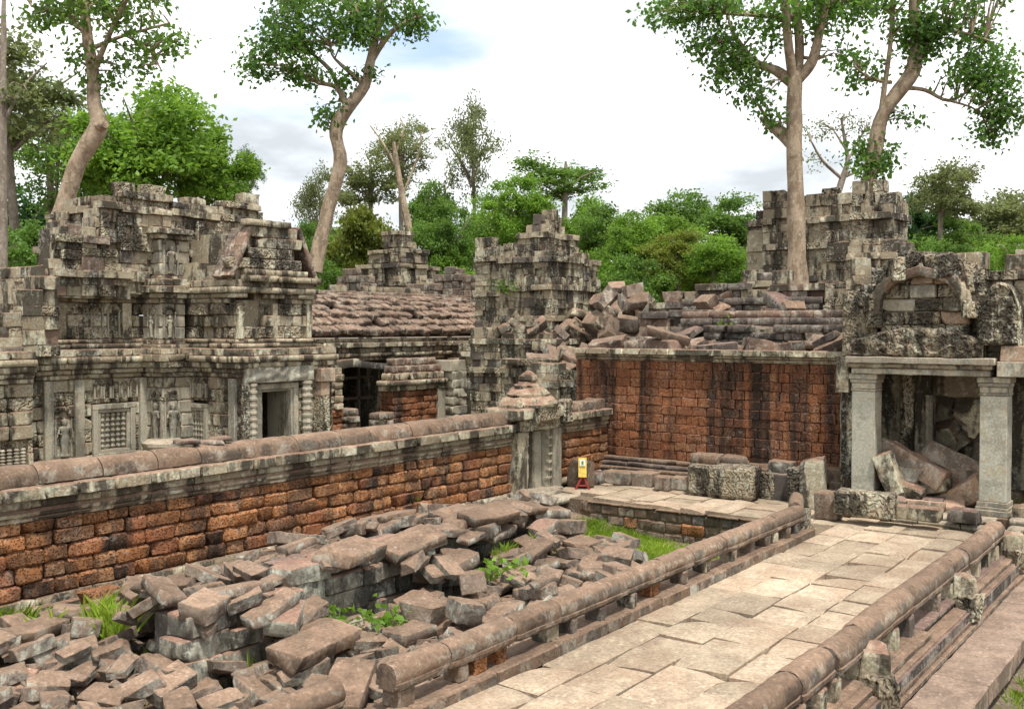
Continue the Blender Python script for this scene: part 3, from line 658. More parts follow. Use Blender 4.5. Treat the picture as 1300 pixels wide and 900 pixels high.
# ------------------------------------------------------------------ stub of ashlar wall and the rubble in the sunken court
sk = thing('ruined_stub_wall', 'stub of grey ashlar wall left standing among the rubble in the sunken court', 'wall', (11, 10.4, -.3))
def stub(xa, xb, y, z0, hs, back=.45):
    z = z0
    for i, h in enumerate(hs):
        for a, b in split(xa + rng.uniform(-.1, .2), xb + rng.uniform(-.2, .1), .62):
            place('block', rng.choice(('ashlar', 'block')), 'stack_stone', ((a + b) / 2, y + back / 2 + rng.uniform(-.07, .09), z + h / 2), (b - a - .012, back, h - .006), sk, rng.uniform(-.07, .07), rng.uniform(-.03, .03), rng.uniform(-.03, .03))
        z += h
    MB().box(xa + .3, xb - .3, y + .3, y + .9, z0 - .4, z - .1).build('core', 'dark_stone', sk)
    return z
stub(7.15, 9.0, 9.95, -.45, (.27, .28, .26, .27))
stub(9.0, 12.1, 10.15, -.45, (.28, .26, .27, .26, .24))
stub(12.0, 14.4, 10.5, -.45, (.27, .26, .26, .24, .18))
stub(14.3, 15.8, 10.75, -.45, (.28, .28, .27, .22))
hp = Heap(4.5, 20.4, 7.46, 14.15, ground_h)
for (xa, xb, ya, yb, z) in ((7.2, 9.0, 9.95, 10.9, .62), (9, 12.1, 10.15, 11.2, .84), (12, 14.4, 10.5, 11.4, .72), (14.3, 15.8, 10.75, 11.5, .6)):
    m = (hp.X > xa) & (hp.X < xb) & (hp.Y > ya) & (hp.Y < yb); hp.H[m] = np.maximum(hp.H[m], z)
def stone_thing(o, label, group, cat='stone block'):
    if o is not None: tag(o, label, cat, group, 'thing')
    return o
# the large stones one can pick out, surveyed one by one: px, py, guess of z, kind, length, width, thickness, yaw, tilts, label
BIG = [
 (190, 812, .0, 'slab', 1.05, .52, .17, 62, 34, -8, 'rubble_stone', 'smooth reddish slab leaning steeply against the near end of the stub wall'),
 (384, 728, .95, 'slab', .85, .48, .26, 8, -3, 10, 'red_stone', 'reddish dressed slab with a flat front on top of the stub wall'),
 (262, 800, .4, 'block', .62, .5, .30, 20, 4, 0, 'rubble_stone', 'squarish brown block capping the near corner of the stub wall'),
 (300, 765, .6, 'slab', .95, .6, .22, -15, -6, 5, 'rubble_stone', 'wide brown slab overhanging the near end of the stub wall'),
 (360, 770, .55, 'block', .8, .5, .3, 40, 14, 8, 'stack_stone', 'grey lichened block tipped against the stub wall'),
 (445, 690, 1.05, 'slab', 1.0, .7, .26, 4, 0, 0, 'red_stone', 'broad flat slab on the highest part of the stub wall'),
 (520, 680, .95, 'slab', 1.15, .75, .22, -10, 2, 3, 'red_stone', 'broad flat reddish slab beside the highest slab of the stub wall'),
 (495, 650, .9, 'slab', 1.5, .6, .2, 16, 0, 4, 'red_stone', 'long thin reddish slab lying across the top of the rubble'),
 (575, 650, .85, 'slab', 1.3, .6, .22, 6, 2, 0, 'red_stone', 'long reddish slab at the middle of the rubble crest'),
 (620, 668, .8, 'slab', 1.25, .8, .24, -4, 2, 3, 'red_stone', 'wide cracked slab at the broken edge of the stub wall'),
 (660, 645, .75, 'slab', 1.4, .9, .2, 3, 1, 1, 'red_stone', 'wide flat reddish slab near the gate end of the rubble'),
 (705, 640, .6, 'slab', 1.1, .9, .22, 10, 0, 2, 'red_stone', 'flat slab next to the rounded terrace corner'),
 (722, 660, .5, 'block', .85, .6, .36, 0, 0, 0, 'rubble_stone', 'thick block at the end of the stub wall beside the grass'),
 (688, 690, .3, 'slab', .9, .5, .3, 12, 0, 4, 'stack_stone', 'grey edged slab one step below the end of the stub wall'),
 (775, 680, -.1, 'block', .85, .6, .42, -5, 0, 0, 'rubble_stone', 'big squared brown block on the edge of the grass'),
 (790, 700, -.1, 'block', .6, .5, .3, 30, 5, 0, 'rubble_stone', 'dark squared block below the big block by the grass'),
 (820, 690, -.1, 'block', .55, .45, .26, 10, 0, 0, 'rubble_stone', 'small squared block nearest the grass and the balustrade'),
 (340, 680, .4, 'block', .7, .5, .3, 18, -6, 5, 'rubble_stone', 'dark brown squared block lying in front of the laterite wall'),
 (300, 650, .1, 'slab', 1.0, .55, .22, 30, -12, 5, 'rubble_stone', 'brown slab sloping down toward the laterite wall'),
 (240, 700, .0, 'block', .85, .4, .3, 50, -18, 5, 'rubble_stone', 'narrow brown block tilted on the slope below the laterite wall'),
 (275, 715, .1, 'slab', .95, .6, .18, -20, -8, 5, 'rubble_stone', 'pale brown flat slab midway up the near slope'),
 (150, 745, -.1, 'slab', 1.15, .42, .26, 32, -8, 6, 'rubble_stone', 'long brown beam of stone lying on the near slope'),
 (85, 835, -.35, 'slab', .95, .42, .18, 60, 14, 0, 'rubble_stone', 'narrow brown slab sliding down the bottom left of the rubble'),
 (130, 790, -.3, 'chunk', .6, .5, .4, 0, 0, 0, 'laterite', 'orange pitted laterite lump in the near rubble'),
 (45, 880, -.5, 'slab', .9, .5, .2, 20, 0, 0, 'red_stone', 'flat reddish slab in the bottom left corner'),
 (110, 880, -.5, 'block', .5, .4, .3, 60, 0, 0, 'rubble_stone', 'squared brown block in the grass at the bottom left'),
 (35, 745, -.2, 'slab', .9, .4, .2, 40, -10, 0, 'rubble_stone', 'brown slab by the foot of the wall at the left edge'),
 (210, 850, -.2, 'slab', .9, .4, .2, 75, 24, 6, 'rubble_stone', 'slim slab leaning beside the steep slab near the stub wall'),
 (400, 830, .05, 'slab', 1.5, .6, .3, 8, 4, 6, 'red_stone', 'long broken reddish slab in front of the stub wall'),
 (440, 860, .1, 'slab', 1.0, .6, .3, 30, 10, 10, 'red_stone', 'reddish slab tilted up beside the near end of the left balustrade'),
 (345, 850, -.2, 'slab', 1.0, .35, .2, 12, 0, 4, 'rubble_stone', 'narrow slab below the long broken reddish slab'),
 (540, 780, .1, 'chunk', .8, .6, .5, 10, 8, 0, 'rubble_stone', 'rounded dark lump of carved stone before the stub wall'),
 (590, 790, .1, 'block', .7, .5, .4, 60, 20, 4, 'rubble_stone', 'reddish block tipped on edge behind the left balustrade'),
 (520, 800, .1, 'slab', .7, .5, .22, 0, 0, 8, 'rubble_stone', 'short flat slab below the rounded dark lump'),
 (600, 745, .2, 'chunk', .6, .5, .45, 40, 0, 0, 'rubble_stone', 'stone with a hollow arched edge amid the rubble before the stub wall'),
 (680, 725, .1, 'slab', .9, .45, .2, 0, 4, 4, 'rubble_stone', 'flat reddish slab with plants behind it, before the stub wall'),
 (740, 715, .0, 'slab', 1.1, .6, .16, 8, 2, 0, 'red_stone', 'thin wide slab lying low between the stub wall and the balustrade'),
 (690, 755, .1, 'slab', .8, .3, .16, 6, 0, 6, 'rubble_stone', 'thin slab resting close behind the left balustrade'),
]
TG = np.vectorize(target)(hp.X, hp.Y) - .10
def seen(x, y):                                         # only stones the photograph shows are laid
    q = Vector((x, y, -.1)) - Vector((0, 0, 4)); k = q.dot(_f); return -25 < 650 + 1300 * q.dot(_r) / k < 1300 and 450 - 1300 * q.dot(_u) / k < 925
SEEN = np.vectorize(seen)(hp.X, hp.Y) & ~((hp.X < 7.9) & (hp.Y < 8.15))
frag = Bulk(); n_made = 0
def look(lib, mat, L, T=None):
    col = {'rubble_stone': 'brown', 'red_stone': 'reddish', 'stack_stone': 'grey', 'laterite': 'orange', 'roof_stone': 'red brown', 'dark_stone': 'dark', 'grey_stone': 'grey', 'tan_rock': 'tan'}[mat]
    return f"{'large' if L > .85 else 'medium' if L > .6 else 'small'} {col} {dict(slab='slab', block='squared block', chunk='broken lump')[lib]}"
def rubble_label(x, y, lib, mat, L):
    if x < 8.6:
        side = 'left edge side' if x < 7.3 else 'side by the stub wall'
        zn = ('at the bottom of the near slope, ' if y < 10.0 else 'on the near slope, lower half, ' if y < 11.4 else 'on the near slope, upper half, ' if y < 12.8 else 'at the foot of the laterite wall, ') + side
    elif y > 10.6: zn = ('on top of the stub wall, ' if y < 11.3 else 'behind the stub wall, ' if y < 12.5 else 'close to the laterite wall, ') + ('near end' if x < 10.4 else 'near middle' if x < 12.2 else 'far middle' if x < 14 else 'gate end')
    else: zn = ('close behind the left balustrade, ' if y < 8.6 else 'at the foot of the stub wall, ') + ('near end' if x < 10 else 'near middle' if x < 11.8 else 'far middle' if x < 13.8 else 'end by the grass')
    size = 'large' if L > .85 else 'medium' if L > .58 else 'small'
    col = {'rubble_stone': 'brown', 'red_stone': 'reddish', 'stack_stone': 'grey', 'laterite': 'orange'}[mat]
    return f"{size} {col} {dict(slab='slab', block='block', chunk='lump')[lib]} {zn}", 'fallen stones ' + zn.replace(',', '')
for it in range(14000):
    D = TG - hp.H
    if it % 10 == 0:
        cand = np.argwhere((D > .06) & SEEN)
        if len(cand) < 40: break
        wts = np.where(hp.X[cand[:, 0], 0] < 9., 1.0, 1.0) * np.where(hp.Y[0, cand[:, 1]] < 10.4, 1.5, 1.); wts = np.cumsum(wts)
    i, j = cand[min(len(cand) - 1, int(np.searchsorted(wts, rng.random() * wts[-1])))]
    if D[i, j] < .05: continue
    x, y = hp.X[i, j], hp.Y[i, j]
    big = n_made < 300
    lib = rng.choice(('slab', 'slab', 'block', 'block', 'chunk'))
    k = rng.uniform(.85, 1.25) if big else rng.uniform(.45, .8)
    dims = {'slab': (.74, .42, .135), 'block': (.50, .36, .20), 'chunk': (.34, .30, .2)}[lib]; k *= .8 if x < 9.8 else 1.; dims = tuple(d * k * rng.uniform(.85, 1.15) for d in dims)
    if dims[2] > D[i, j] + .16: continue
    mat = rng.choices(('rubble_stone', 'red_stone', 'stack_stone', 'laterite'), (6, 4, 1.2, .35))[0]
    yaw = rng.choice((0, 0, 0, R(90), R(35))) + rng.uniform(-.35, .35); side = 'l' if x < 8.6 else ('b' if y > 10.5 else 'f')
    if side == 'f' and mat == 'stack_stone': mat = 'rubble_stone'
    o = hp.drop({'slab': 'stone_slab', 'block': 'stone_block', 'chunk': 'stone_fragment'}[lib], lib, mat, x, y, dims, yaw, tmax=16 if x < 9.5 else 9, extra=(R(rng.uniform(-1, 1) * (13 if x < 9 else 5)), R(rng.uniform(-1, 1) * (13 if x < 9 else 5))), sink=.3)
    stone_thing(o, *rubble_label(x, y, lib, mat, dims[0])); n_made += 1
    if n_made >= 660: break
for it in range(1500):                                  # the many lesser stones that fill the field
    x, y = rng.uniform(5, 17.2), rng.uniform(7.5, 13.9)
    if not seen(x, y) or hp.h(x, y) > target(x, y) - .02 or (x < 7.9 and y < 8.15): continue
    k = rng.uniform(.24, .42); hp.drop('', rng.choice(('slab', 'block', 'chunk')), '', x, y, (k * 1.3, k * .8, k * rng.uniform(.3, .55)), rng.choice((0, R(90))) + rng.uniform(-.5, .5), bulk=frag, sink=.3, tmax=14, extra=(R(rng.uniform(-8, 8)), R(rng.uniform(-8, 8))))
for it in range(330):                                   # small chips filling the gaps
    x, y = rng.uniform(5, 19), rng.uniform(7.5, 13.9)
    if target(x, y) < -.6 or hp.h(x, y) > target(x, y) - .12: continue
    k = rng.uniform(.08, .18); hp.drop('', 'chunk', '', x, y, (k * 1.3, k, k * .8), rng.uniform(0, 3), bulk=frag, sink=.5, extra=(R(rng.uniform(-20, 20)), R(rng.uniform(-20, 20))))
for (px, py, z, lib, L, Wd, T, yaw, tx, ty, mat, lab) in BIG:
    sc_ = .7 if px > 560 else .82; L, Wd, T = L * sc_, Wd * sc_, T * .66
    p = atz(px, py, z); 
    if not (hp.x0 < p.x < hp.x1 and hp.y0 < p.y < hp.y1): print('BIG out', px, py, p); continue
    stone_thing(hp.drop('stone_slab' if lib == 'slab' else 'stone_block', lib, mat, p.x, p.y, (L, Wd, T), R(yaw), tmax=8, extra=(R(ty), R(tx)), sink=.3), lab, 'large stones in the sunken court')
tag(frag.build('rubble_chips', 'rubble_stone'), 'small brown stones and chips filling the gaps between the fallen blocks', 'rubble', kind='stuff')
print('rubble', n_made)

# ------------------------------------------------------------------ stones lined up along the back of the terrace
def set_stone(name, px0, px1, py0, py1, dep, lib, mat, z0, label, rz=90, cat='stone block', rx=0, ry=0, group='stones along the back of the terrace'):
    g = atz((px0 + px1) / 2, py1, z0); d = (g - Vector((0, 0, 4))).dot(_f); k = d / 1300
    w = (px1 - px0) * k / .9; h = (py1 - py0) * k * .92
    o = place(name, lib, mat, (g.x + dep / 2, g.y, z0 + h / 2), (w, dep, h), None, R(rz), R(rx), R(ry)); return tag(o, label, cat, group, 'thing')
ROW = [
 ('stone_block', 717, 744, 581, 619, .42, 'chunk', 'red_stone', 0, 'upright rounded brown stone behind the yellow sign'),
 ('stone_block', 745, 763, 598, 614, .4, 'block', 'dark_stone', 0, 'dark squared block right of the yellow sign'),
 ('stone_block', 763, 799, 597, 615, .45, 'ashlar', 'rubble_stone', 0, 'long low grey brown block, second right of the yellow sign'),
 ('stone_block', 800, 827, 599, 618, .45, 'block', 'rubble_stone', 0, 'squared brown block left of the two small cubes'),
 ('stone_block', 830, 849, 603, 623, .35, 'square', 'rubble_stone', 0, 'left of the two small stone cubes on the terrace'),
 ('stone_block', 850, 873, 604, 623, .35, 'square', 'rubble_stone', 0, 'right of the two small stone cubes on the terrace'),
 ('stone_block', 744, 768, 580, 599, .4, 'block', 'red_stone', .08, 'reddish block behind the dark block near the sign'),
 ('stone_fragment', 756, 777, 568, 583, .35, 'chunk', 'red_stone', .36, 'small pinkish stone balanced on top of the row near the sign'),
 ('stone_block', 768, 812, 577, 598, .4, 'chunk', 'grey_stone', .14, 'curved grey carved stone in the second row near the sign'),
 ('carved_block', 870, 952, 588, 632, .6, 'ashlar', 'carved_stone', 0, 'largest carved grey block in the middle of the terrace row'),
 ('stone_slab', 875, 910, 576, 589, .5, 'slab', 'red_stone', .72, 'reddish slab lying on the left top of the largest carved block'),
 ('stone_slab', 911, 940, 579, 591, .5, 'slab', 'rubble_stone', .70, 'brown slab lying on the right top of the largest carved block'),
 ('stone_block', 936, 972, 585, 617, .4, 'chunk', 'red_stone', .10, 'reddish sloping stone just right of the largest carved block'),
 ('stone_block', 957, 981, 598, 633, .4, 'block', 'carved_stone', 0, 'carved grey block third from the balustrade end'),
 ('stone_block', 976, 1003, 600, 635, .4, 'block', 'dark_stone', 0, 'dark block second from the balustrade end'),
 ('stone_block', 975, 1002, 584, 601, .45, 'block', 'rubble_stone', .5, 'brown block on top of the dark block near the balustrade end'),
 ('stone_block', 1000, 1024, 592, 640, .4, 'chunk', 'carved_stone', 0, 'tall carved stone beside the balustrade end'),
 ('serpent_head_stone', 1016, 1042, 580, 646, .35, 'chunk', 'grey_stone', 0, 'jagged upright grey serpent stone at the end of the left balustrade'),
 ('stone_block', 1034, 1060, 622, 660, .5, 'block', 'red_stone', 0, 'pinkish squared block right of the left balustrade end'),
 ('stone_slab', 1044, 1084, 594, 618, .5, 'block', 'red_stone', .35, 'reddish flat topped block leaning on the left pillar'),
 ('stone_slab', 1055, 1085, 612, 628, .5, 'slab', 'red_stone', .2, 'thin reddish slab at the foot of the left pillar'),
 ('carved_block', 1060, 1128, 622, 657, .4, 'ashlar', 'carved_stone', .16, 'long carved grey block lying before the doorway'),
 ('stone_block', 1120, 1137, 636, 657, .35, 'chunk', 'grey_stone', .16, 'small grey stone at the end of the long carved block'),
 ('stone_block', 1137, 1188, 642, 661, .32, 'ashlar', 'grey_stone', .16, 'rounded mottled grey block on the doorway step'),
 ('stone_slab', 1145, 1190, 632, 643, .5, 'slab', 'dark_stone', .18, 'dark flat slab behind the rounded mottled block'),
 ('stone_slab', 1205, 1237, 647, 664, .45, 'slab', 'dark_stone', .16, 'dark flat stone beside the right pillar'),
]
for q in ROW: set_stone(*q)
# yellow notice on a red wooden stand
sg = thing('notice_stand', 'small yellow notice board on a red wooden stand', 'sign', (21.35, 13.45, 0))
c = Vector((21.35, 13.45, 0)); ax = Vector((.55, -.83, 0)).normalized(); nrm = Vector((-.83, -.55, 0))
def slat(p, q, w, t, name, mat, T=sg):
    p = Vector(p); q = Vector(q); d = (q - p); s = ax * (w / 2); n = nrm * (t / 2)
    return MB().add([p - s - n, p + s - n, p + s + n, p - s + n, q - s - n, q + s - n, q + s + n, q - s + n], [(0, 3, 2, 1), (4, 5, 6, 7), (0, 1, 5, 4), (1, 2, 6, 5), (2, 3, 7, 6), (3, 0, 4, 7)]).build(name, mat, T)
slat(c + ax * -.17, c + Vector((0, 0, .34)), .05, .03, 'leg', 'red_paint'); slat(c + ax * .17, c + Vector((0, 0, .34)) + ax * .02, .05, .03, 'leg', 'red_paint'); slat(c - nrm * .2, c + Vector((0, 0, .36)), .05, .03, 'leg', 'red_paint')
slat(c + Vector((0, 0, .07)), c + Vector((0, 0, .11)), .30, .02, 'brace', 'red_paint')
bd = slat(c + Vector((0, 0, .30)) + nrm * .03, c + Vector((0, 0, .78)) - nrm * .02, .20, .02, 'board', 'yellow_paint')
slat(c + Vector((0, 0, .58)) + nrm * .035, c + Vector((0, 0, .74)) + nrm * .012, .13, .004, 'notice_paper', 'white_paint', bd)
slat(c + Vector((0, 0, .62)) + nrm * .042, c + Vector((0, 0, .70)) + nrm * .028, .05, .004, 'emblem', 'green_paint', bd)

# ------------------------------------------------------------------ the pillared porch on the right
pc = thing('pillared_porch', 'ruined porch with two pale square pillars, lintel and carved arched pediment', 'porch', (23, 5.7, 0))
def pillar(y, w, x=22.55, z0=.15, z1=2.98, mat='pillar_stone'):
    h = w / 2
    sh = MB().box(x, x + w, y - h, y + h, z0 + .28, z1 - .38).build('pillar', mat, pc); roughen(sh, .2, .008, 3, y, bev=.015)
    for (za, zb, o) in ((z0, z0 + .12, .09), (z0 + .12, z0 + .18, .05), (z0 + .18, z0 + .28, .03)):
        q = MB().box(x - o, x + w + o, y - h - o, y + h + o, za, zb).build('base', 'pale_stone', sh); roughen(q, .25, .012, 4, za, bev=.012)
    for (za, zb, o) in ((z1 - .38, z1 - .33, .015), (z1 - .33, z1 - .2, .005), (z1 - .2, z1 - .12, .03), (z1 - .12, z1, .055)):
        q = MB().box(x - o, x + w + o, y - h - o, y + h + o, za, zb).build('capital', 'pale_stone', sh); roughen(q, .25, .012, 4, za, bev=.012)
pillar(6.98, .50); pillar(4.36, .52)
def pbox(name, mat, b, T=None, **k): return part_box(T or pc, name, mat, b, **k)
pbox('lintel', 'pale_stone', (22.42, 23.3, 4.40, 7.20, 2.985, 3.12)); pbox('lintel', 'grey_stone', (22.36, 23.3, 4.36, 7.26, 3.123, 3.22)); pbox('lintel', 'pale_stone', (22.30, 23.3, 4.30, 7.30, 3.223, 3.36), amp=.02)
pbox('entablature_block', 'pale_stone', (22.38, 23.4, 3.72, 4.28, 2.99, 3.30)); pbox('entablature_block', 'tan_rock', (22.4, 23.4, 3.70, 4.22, 3.305, 3.62), amp=.03); pbox('entablature_block', 'grey_stone', (22.6, 23.4, 7.32, 7.62, 2.55, 3.36), amp=.04)
pbox('side_pilaster', 'carved_stone', (22.95, 23.4, 7.30, 7.6, .1, 2.54), amp=.03)
# carved panels: a grid pushed in and out, deep scrolls
def carved_panel(T, name, y0, y1, z0, z1, x, th, mat='carved_stone', amp=.07, fr=4.2, face='x', n=None, top=None):
    ny_ = n or max(6, int((y1 - y0) / .055)); nz_ = max(5, int((z1 - z0) / .055)); vs = []; fs = []; sd = rng.uniform(0, 99)
    for i in range(ny_ + 1):
        for k in range(nz_ + 1):
            a = y0 + (y1 - y0) * i / ny_; zz = z0 + (z1 - z0) * k / nz_
            if top: zz = z0 + (top(a) - z0) * k / nz_
            v = Vector((a * fr, zz * fr, sd)); d = 1 - abs(noise.noise(v + Vector((noise.noise(v * .7) * 1.5, 0, 0)))) * 2.2; d2 = noise.noise(v * 2.3)
            e = min(i, ny_ - i, k, nz_ - k) == 0
            off = 0 if e else amp * (d * .8 + .4 * d2)
            vs.append((x - off, a, zz) if face == 'x' else (a, x - off, zz))
    m = nz_ + 1; fs = [(i * m + k, (i + 1) * m + k, (i + 1) * m + k + 1, i * m + k + 1) for i in range(ny_) for k in range(nz_)]
    rim = [i * m for i in range(ny_ + 1)] + [ny_ * m + k for k in range(1, m)] + [i * m + nz_ for i in range(ny_ - 1, -1, -1)] + [k for k in range(nz_ - 1, 0, -1)]
    b = len(vs); vs += [((vs[i][0] + th, vs[i][1], vs[i][2]) if face == 'x' else (vs[i][0], vs[i][1] + th, vs[i][2])) for i in rim]
    fs += [(rim[i], b + i, b + (i + 1) % len(rim), rim[(i + 1) % len(rim)]) for i in range(len(rim))]; fs.append(tuple(range(b, b + len(rim))))
    return MB().add(vs, fs).build(name, mat, T, smooth=60)
carved_panel(pc, 'carved_frieze', 4.55, 7.25, 3.37, 3.98, 22.46, .5, amp=.09, top=lambda a: 3.98 - .28 * ((a - 5.85) / 1.35) ** 2 + .05 * noise.noise(Vector((a * 4, 0, 0))))
carved_panel(pc, 'carved_flank', 6.72, 7.45, 3.38, 4.75, 22.55, .6, amp=.07, top=lambda a: 4.85 - .25 * abs(a - 7.0))
carved_panel(pc, 'carved_flank', 3.9, 4.66, 3.63, 4.85, 22.45, .7, amp=.10, top=lambda a: 4.9 - .75 * (abs(a - 4.25) / .42) ** 2.2)
z = 3.75
for h in (.3, .27, .28, .3, .26):
    for a, b in split(4.85, 6.65, .55): place('infill_block', 'ashlar', rng.choice(('pale_stone', 'grey_stone', 'tan_rock', 'carved_stone', 'carved_stone')), (22.62 + rng.uniform(.14, .24), (a + b) / 2, z + h / 2), (b - a - .01, .4, h - .006), pc, R(90))
    z += h
for k in range(13):                                     # broken arch mouldings over the infill
    t = math.pi * (k + .5) / 13
    if k in (6,): continue
    cy, cz = 5.78 + .92 * math.cos(t), 4.42 + .72 * math.sin(t)
    place('arch_stone', 'ashlar', 'red_stone' if 2 < k < 10 else 'grey_stone', (22.50, cy, cz), (.32, .46, .2), pc, R(90), 0, 0).rotation_euler = Euler((t - R(90), 0, 0)).to_matrix().to_4x4().to_euler() if False else Euler((t + R(90), 0, R(0)))
for k in range(34):
    t = rng.uniform(0, math.pi); rr = rng.uniform(1.0, 1.32); place('scroll_stone', 'chunk', 'carved_stone', (22.62 + rng.uniform(-.06, .08), 5.78 + rr * .98 * math.cos(t), 4.35 + rr * .86 * math.sin(t)), (.26, .24, .3), pc, rng.uniform(0, 3), rng.uniform(-.4, .4))
for (y, z, s) in ((6.75, 4.15, .3), (6.78, 4.5, .34), (4.82, 4.35, .3), (5.3, 5.25, .4), (6.2, 5.2, .45)): place('scroll_stone', 'chunk', 'carved_stone', (22.5, y, z), (s, s, s * 1.1), pc, rng.uniform(0, 3))
# masonry above and behind the pediment
ragged(pc, 23.1, 26.5, 2.2, 7.5, 3.3, 5.9, lambda x, y: 5.35 + .4 * noise.noise(Vector((y * 1.3, 3.3, 0))) - (.6 if y < 3.6 else 0), 'wall_block', bands=(4.2, 5.0))
# the dark chamber behind the pillars
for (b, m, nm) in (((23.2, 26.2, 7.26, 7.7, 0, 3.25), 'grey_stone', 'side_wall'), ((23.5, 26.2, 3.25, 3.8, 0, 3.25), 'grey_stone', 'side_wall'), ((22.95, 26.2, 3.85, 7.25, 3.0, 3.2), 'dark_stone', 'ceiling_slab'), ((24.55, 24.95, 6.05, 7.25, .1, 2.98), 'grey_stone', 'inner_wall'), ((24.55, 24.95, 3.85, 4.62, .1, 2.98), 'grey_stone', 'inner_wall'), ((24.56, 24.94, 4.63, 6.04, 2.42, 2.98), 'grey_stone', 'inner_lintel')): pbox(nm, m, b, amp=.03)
pbox('door_jamb', 'pale_stone', (24.42, 24.54, 6.0, 6.16, .1, 2.45)); pbox('door_jamb', 'pale_stone', (24.42, 24.54, 4.5, 4.64, .1, 2.45)); pbox('inner_pilaster', 'carved_stone', (24.3, 24.54, 6.4, 6.68, .1, 2.95)); pbox('inner_pilaster', 'carved_stone', (23.5, 23.75, 7.05, 7.25, .1, 2.95))
pbox('floor_slab', 'red_stone', (22.35, 26.0, 3.4, 7.6, -.05, .145))
zz = [.0]
for (xo, za, zb) in ((21.55, -.02, .085), (21.75, .085, .16)):
    for a, b in split(4.2, 7.55, .62): place('step_stone', 'thin', 'pale_stone' if rng.random() < .6 else 'red_stone', (xo + .3, (a + b) / 2, (za + zb) / 2), (b - a - .01, .6, zb - za + .01), pc, R(90) + rng.uniform(-.03, .03))
for (xo, za, zb) in ((21.7, -.02, .1), (21.95, .1, .22)):
    for a, b in split(2.2, 3.95, .62): place('step_stone', 'thin', 'pale_stone', (xo + .3, (a + b) / 2, (za + zb) / 2), (b - a - .01, .6, zb - za + .01), pc, R(90))
# carved pier right of the right pillar
for (za, zb, o) in ((.2, .45, .12), (.45, .6, .07), (.6, 2.7, 0), (2.7, 2.85, .06), (2.85, 3.2, .1)): pbox('side_pier', 'carved_stone', (23.3 - o, 23.9, 2.4, 3.62 + o, za, zb), amp=.03)
pbox('pier_strip', 'pale_stone', (23.18, 23.3, 3.35, 3.5, .6, 2.7)); pbox('pier_strip', 'pale_stone', (23.18, 23.3, 2.95, 3.1, .6, 2.7)); place('stone', 'chunk', 'grey_stone', (22.4, 3.75, .25), (.35, .4, .4), pc)
# big tan rocks blocking the doorway
hd = Heap(22.6, 27.4, 4.0, 7.1, lambda x, y: .15 + .35 * min(1, max(0, (x - 23.3) / .8)))
part_box(pc, 'floor_rubble', 'soil', (23.9, 27.4, 4.0, 7.1, .0, .45), amp=.06, bev=.1)
pbox('rear_wall', 'grey_stone', (27.5, 27.9, 3.6, 7.4, 0, 2.75), amp=.03)
RK = [(1158, 588, 23.9, 1.45, .5, .42, 26, 'tan_rock', 'slab', 'long pale brown slab sloping down to the right on top of the porch rocks'), (1212, 586, 24.3, 1.35, .5, .42, 24, 'tan_rock', 'slab', 'long brown slab sloping down to the right pillar'), (1210, 608, 23.9, .8, .45, .36, -8, 'tan_rock', 'block', 'orange brown rock below the sloping slab'), (1218, 628, 23.5, 1.15, .5, .45, -32, 'tan_rock', 'block', 'orange rock slanting up to the right pillar'), (1130, 603, 23.6, .95, .4, .36, 68, 'grey_stone', 'block', 'grey carved block standing beside the left pillar'), (1152, 603, 23.8, .55, .4, .28, 10, 'pale_stone', 'chunk', 'upper pale rounded rock in the middle of the porch'), (1154, 622, 23.5, .6, .4, .3, 20, 'grey_stone', 'chunk', 'lower grey rounded rock in the middle of the porch'), (1183, 618, 23.7, .7, .45, .34, -14, 'grey_stone', 'block', 'dark block in the midst of the porch rocks'), (1168, 640, 22.9, .95, .4, .16, 2, 'tan_rock', 'slab', 'flat brown slab at the front of the porch'), (1137, 637, 23.0, .5, .4, .2, 8, 'dark_stone', 'slab', 'small dark slab at the front of the porch'), (1195, 645, 23.2, .9, .5, .24, -4, 'tan_rock', 'block', 'low brown rock under the orange slanting rock')]
for (px, py, d, L, Wd, T, tl, mat, lib, lab) in RK: stone_thing(place('rock', lib, mat, at(px, py, d - 1.45), (L, Wd, T), None, R(-90 + rng.uniform(-14, 14)), R(rng.uniform(-16, 16)), R(tl)), lab, 'rocks in the porch', 'rock')
for (x, y, s_) in ((23.9, 6.3, .6), (24.1, 5.6, .7), (24.0, 4.9, .6), (23.6, 5.2, .5), (23.5, 6.0, .5)): place('rock_fill', 'chunk', 'tan_rock', (x, y, .35), (s_, s_, s_), pc, x)
for k in range(22):
    x, y = rng.uniform(25.2, 27.2), rng.uniform(4.2, 6.6); lib = rng.choice(('block', 'chunk', 'slab')); L = rng.uniform(.6, 1.)
    stone_thing(hd.drop('rock', lib, 'grey_stone', x, y, (L, rng.uniform(.4, .7), rng.uniform(.3, .5)), rng.uniform(0, 3), extra=(R(rng.uniform(-30, 30)), R(rng.uniform(-30, 30)))), look(lib, 'grey_stone', L) + (' low' if k < 11 else ' high') + ' in the pile behind the inner doorway of the porch', 'blocks behind the inner doorway', 'rock')
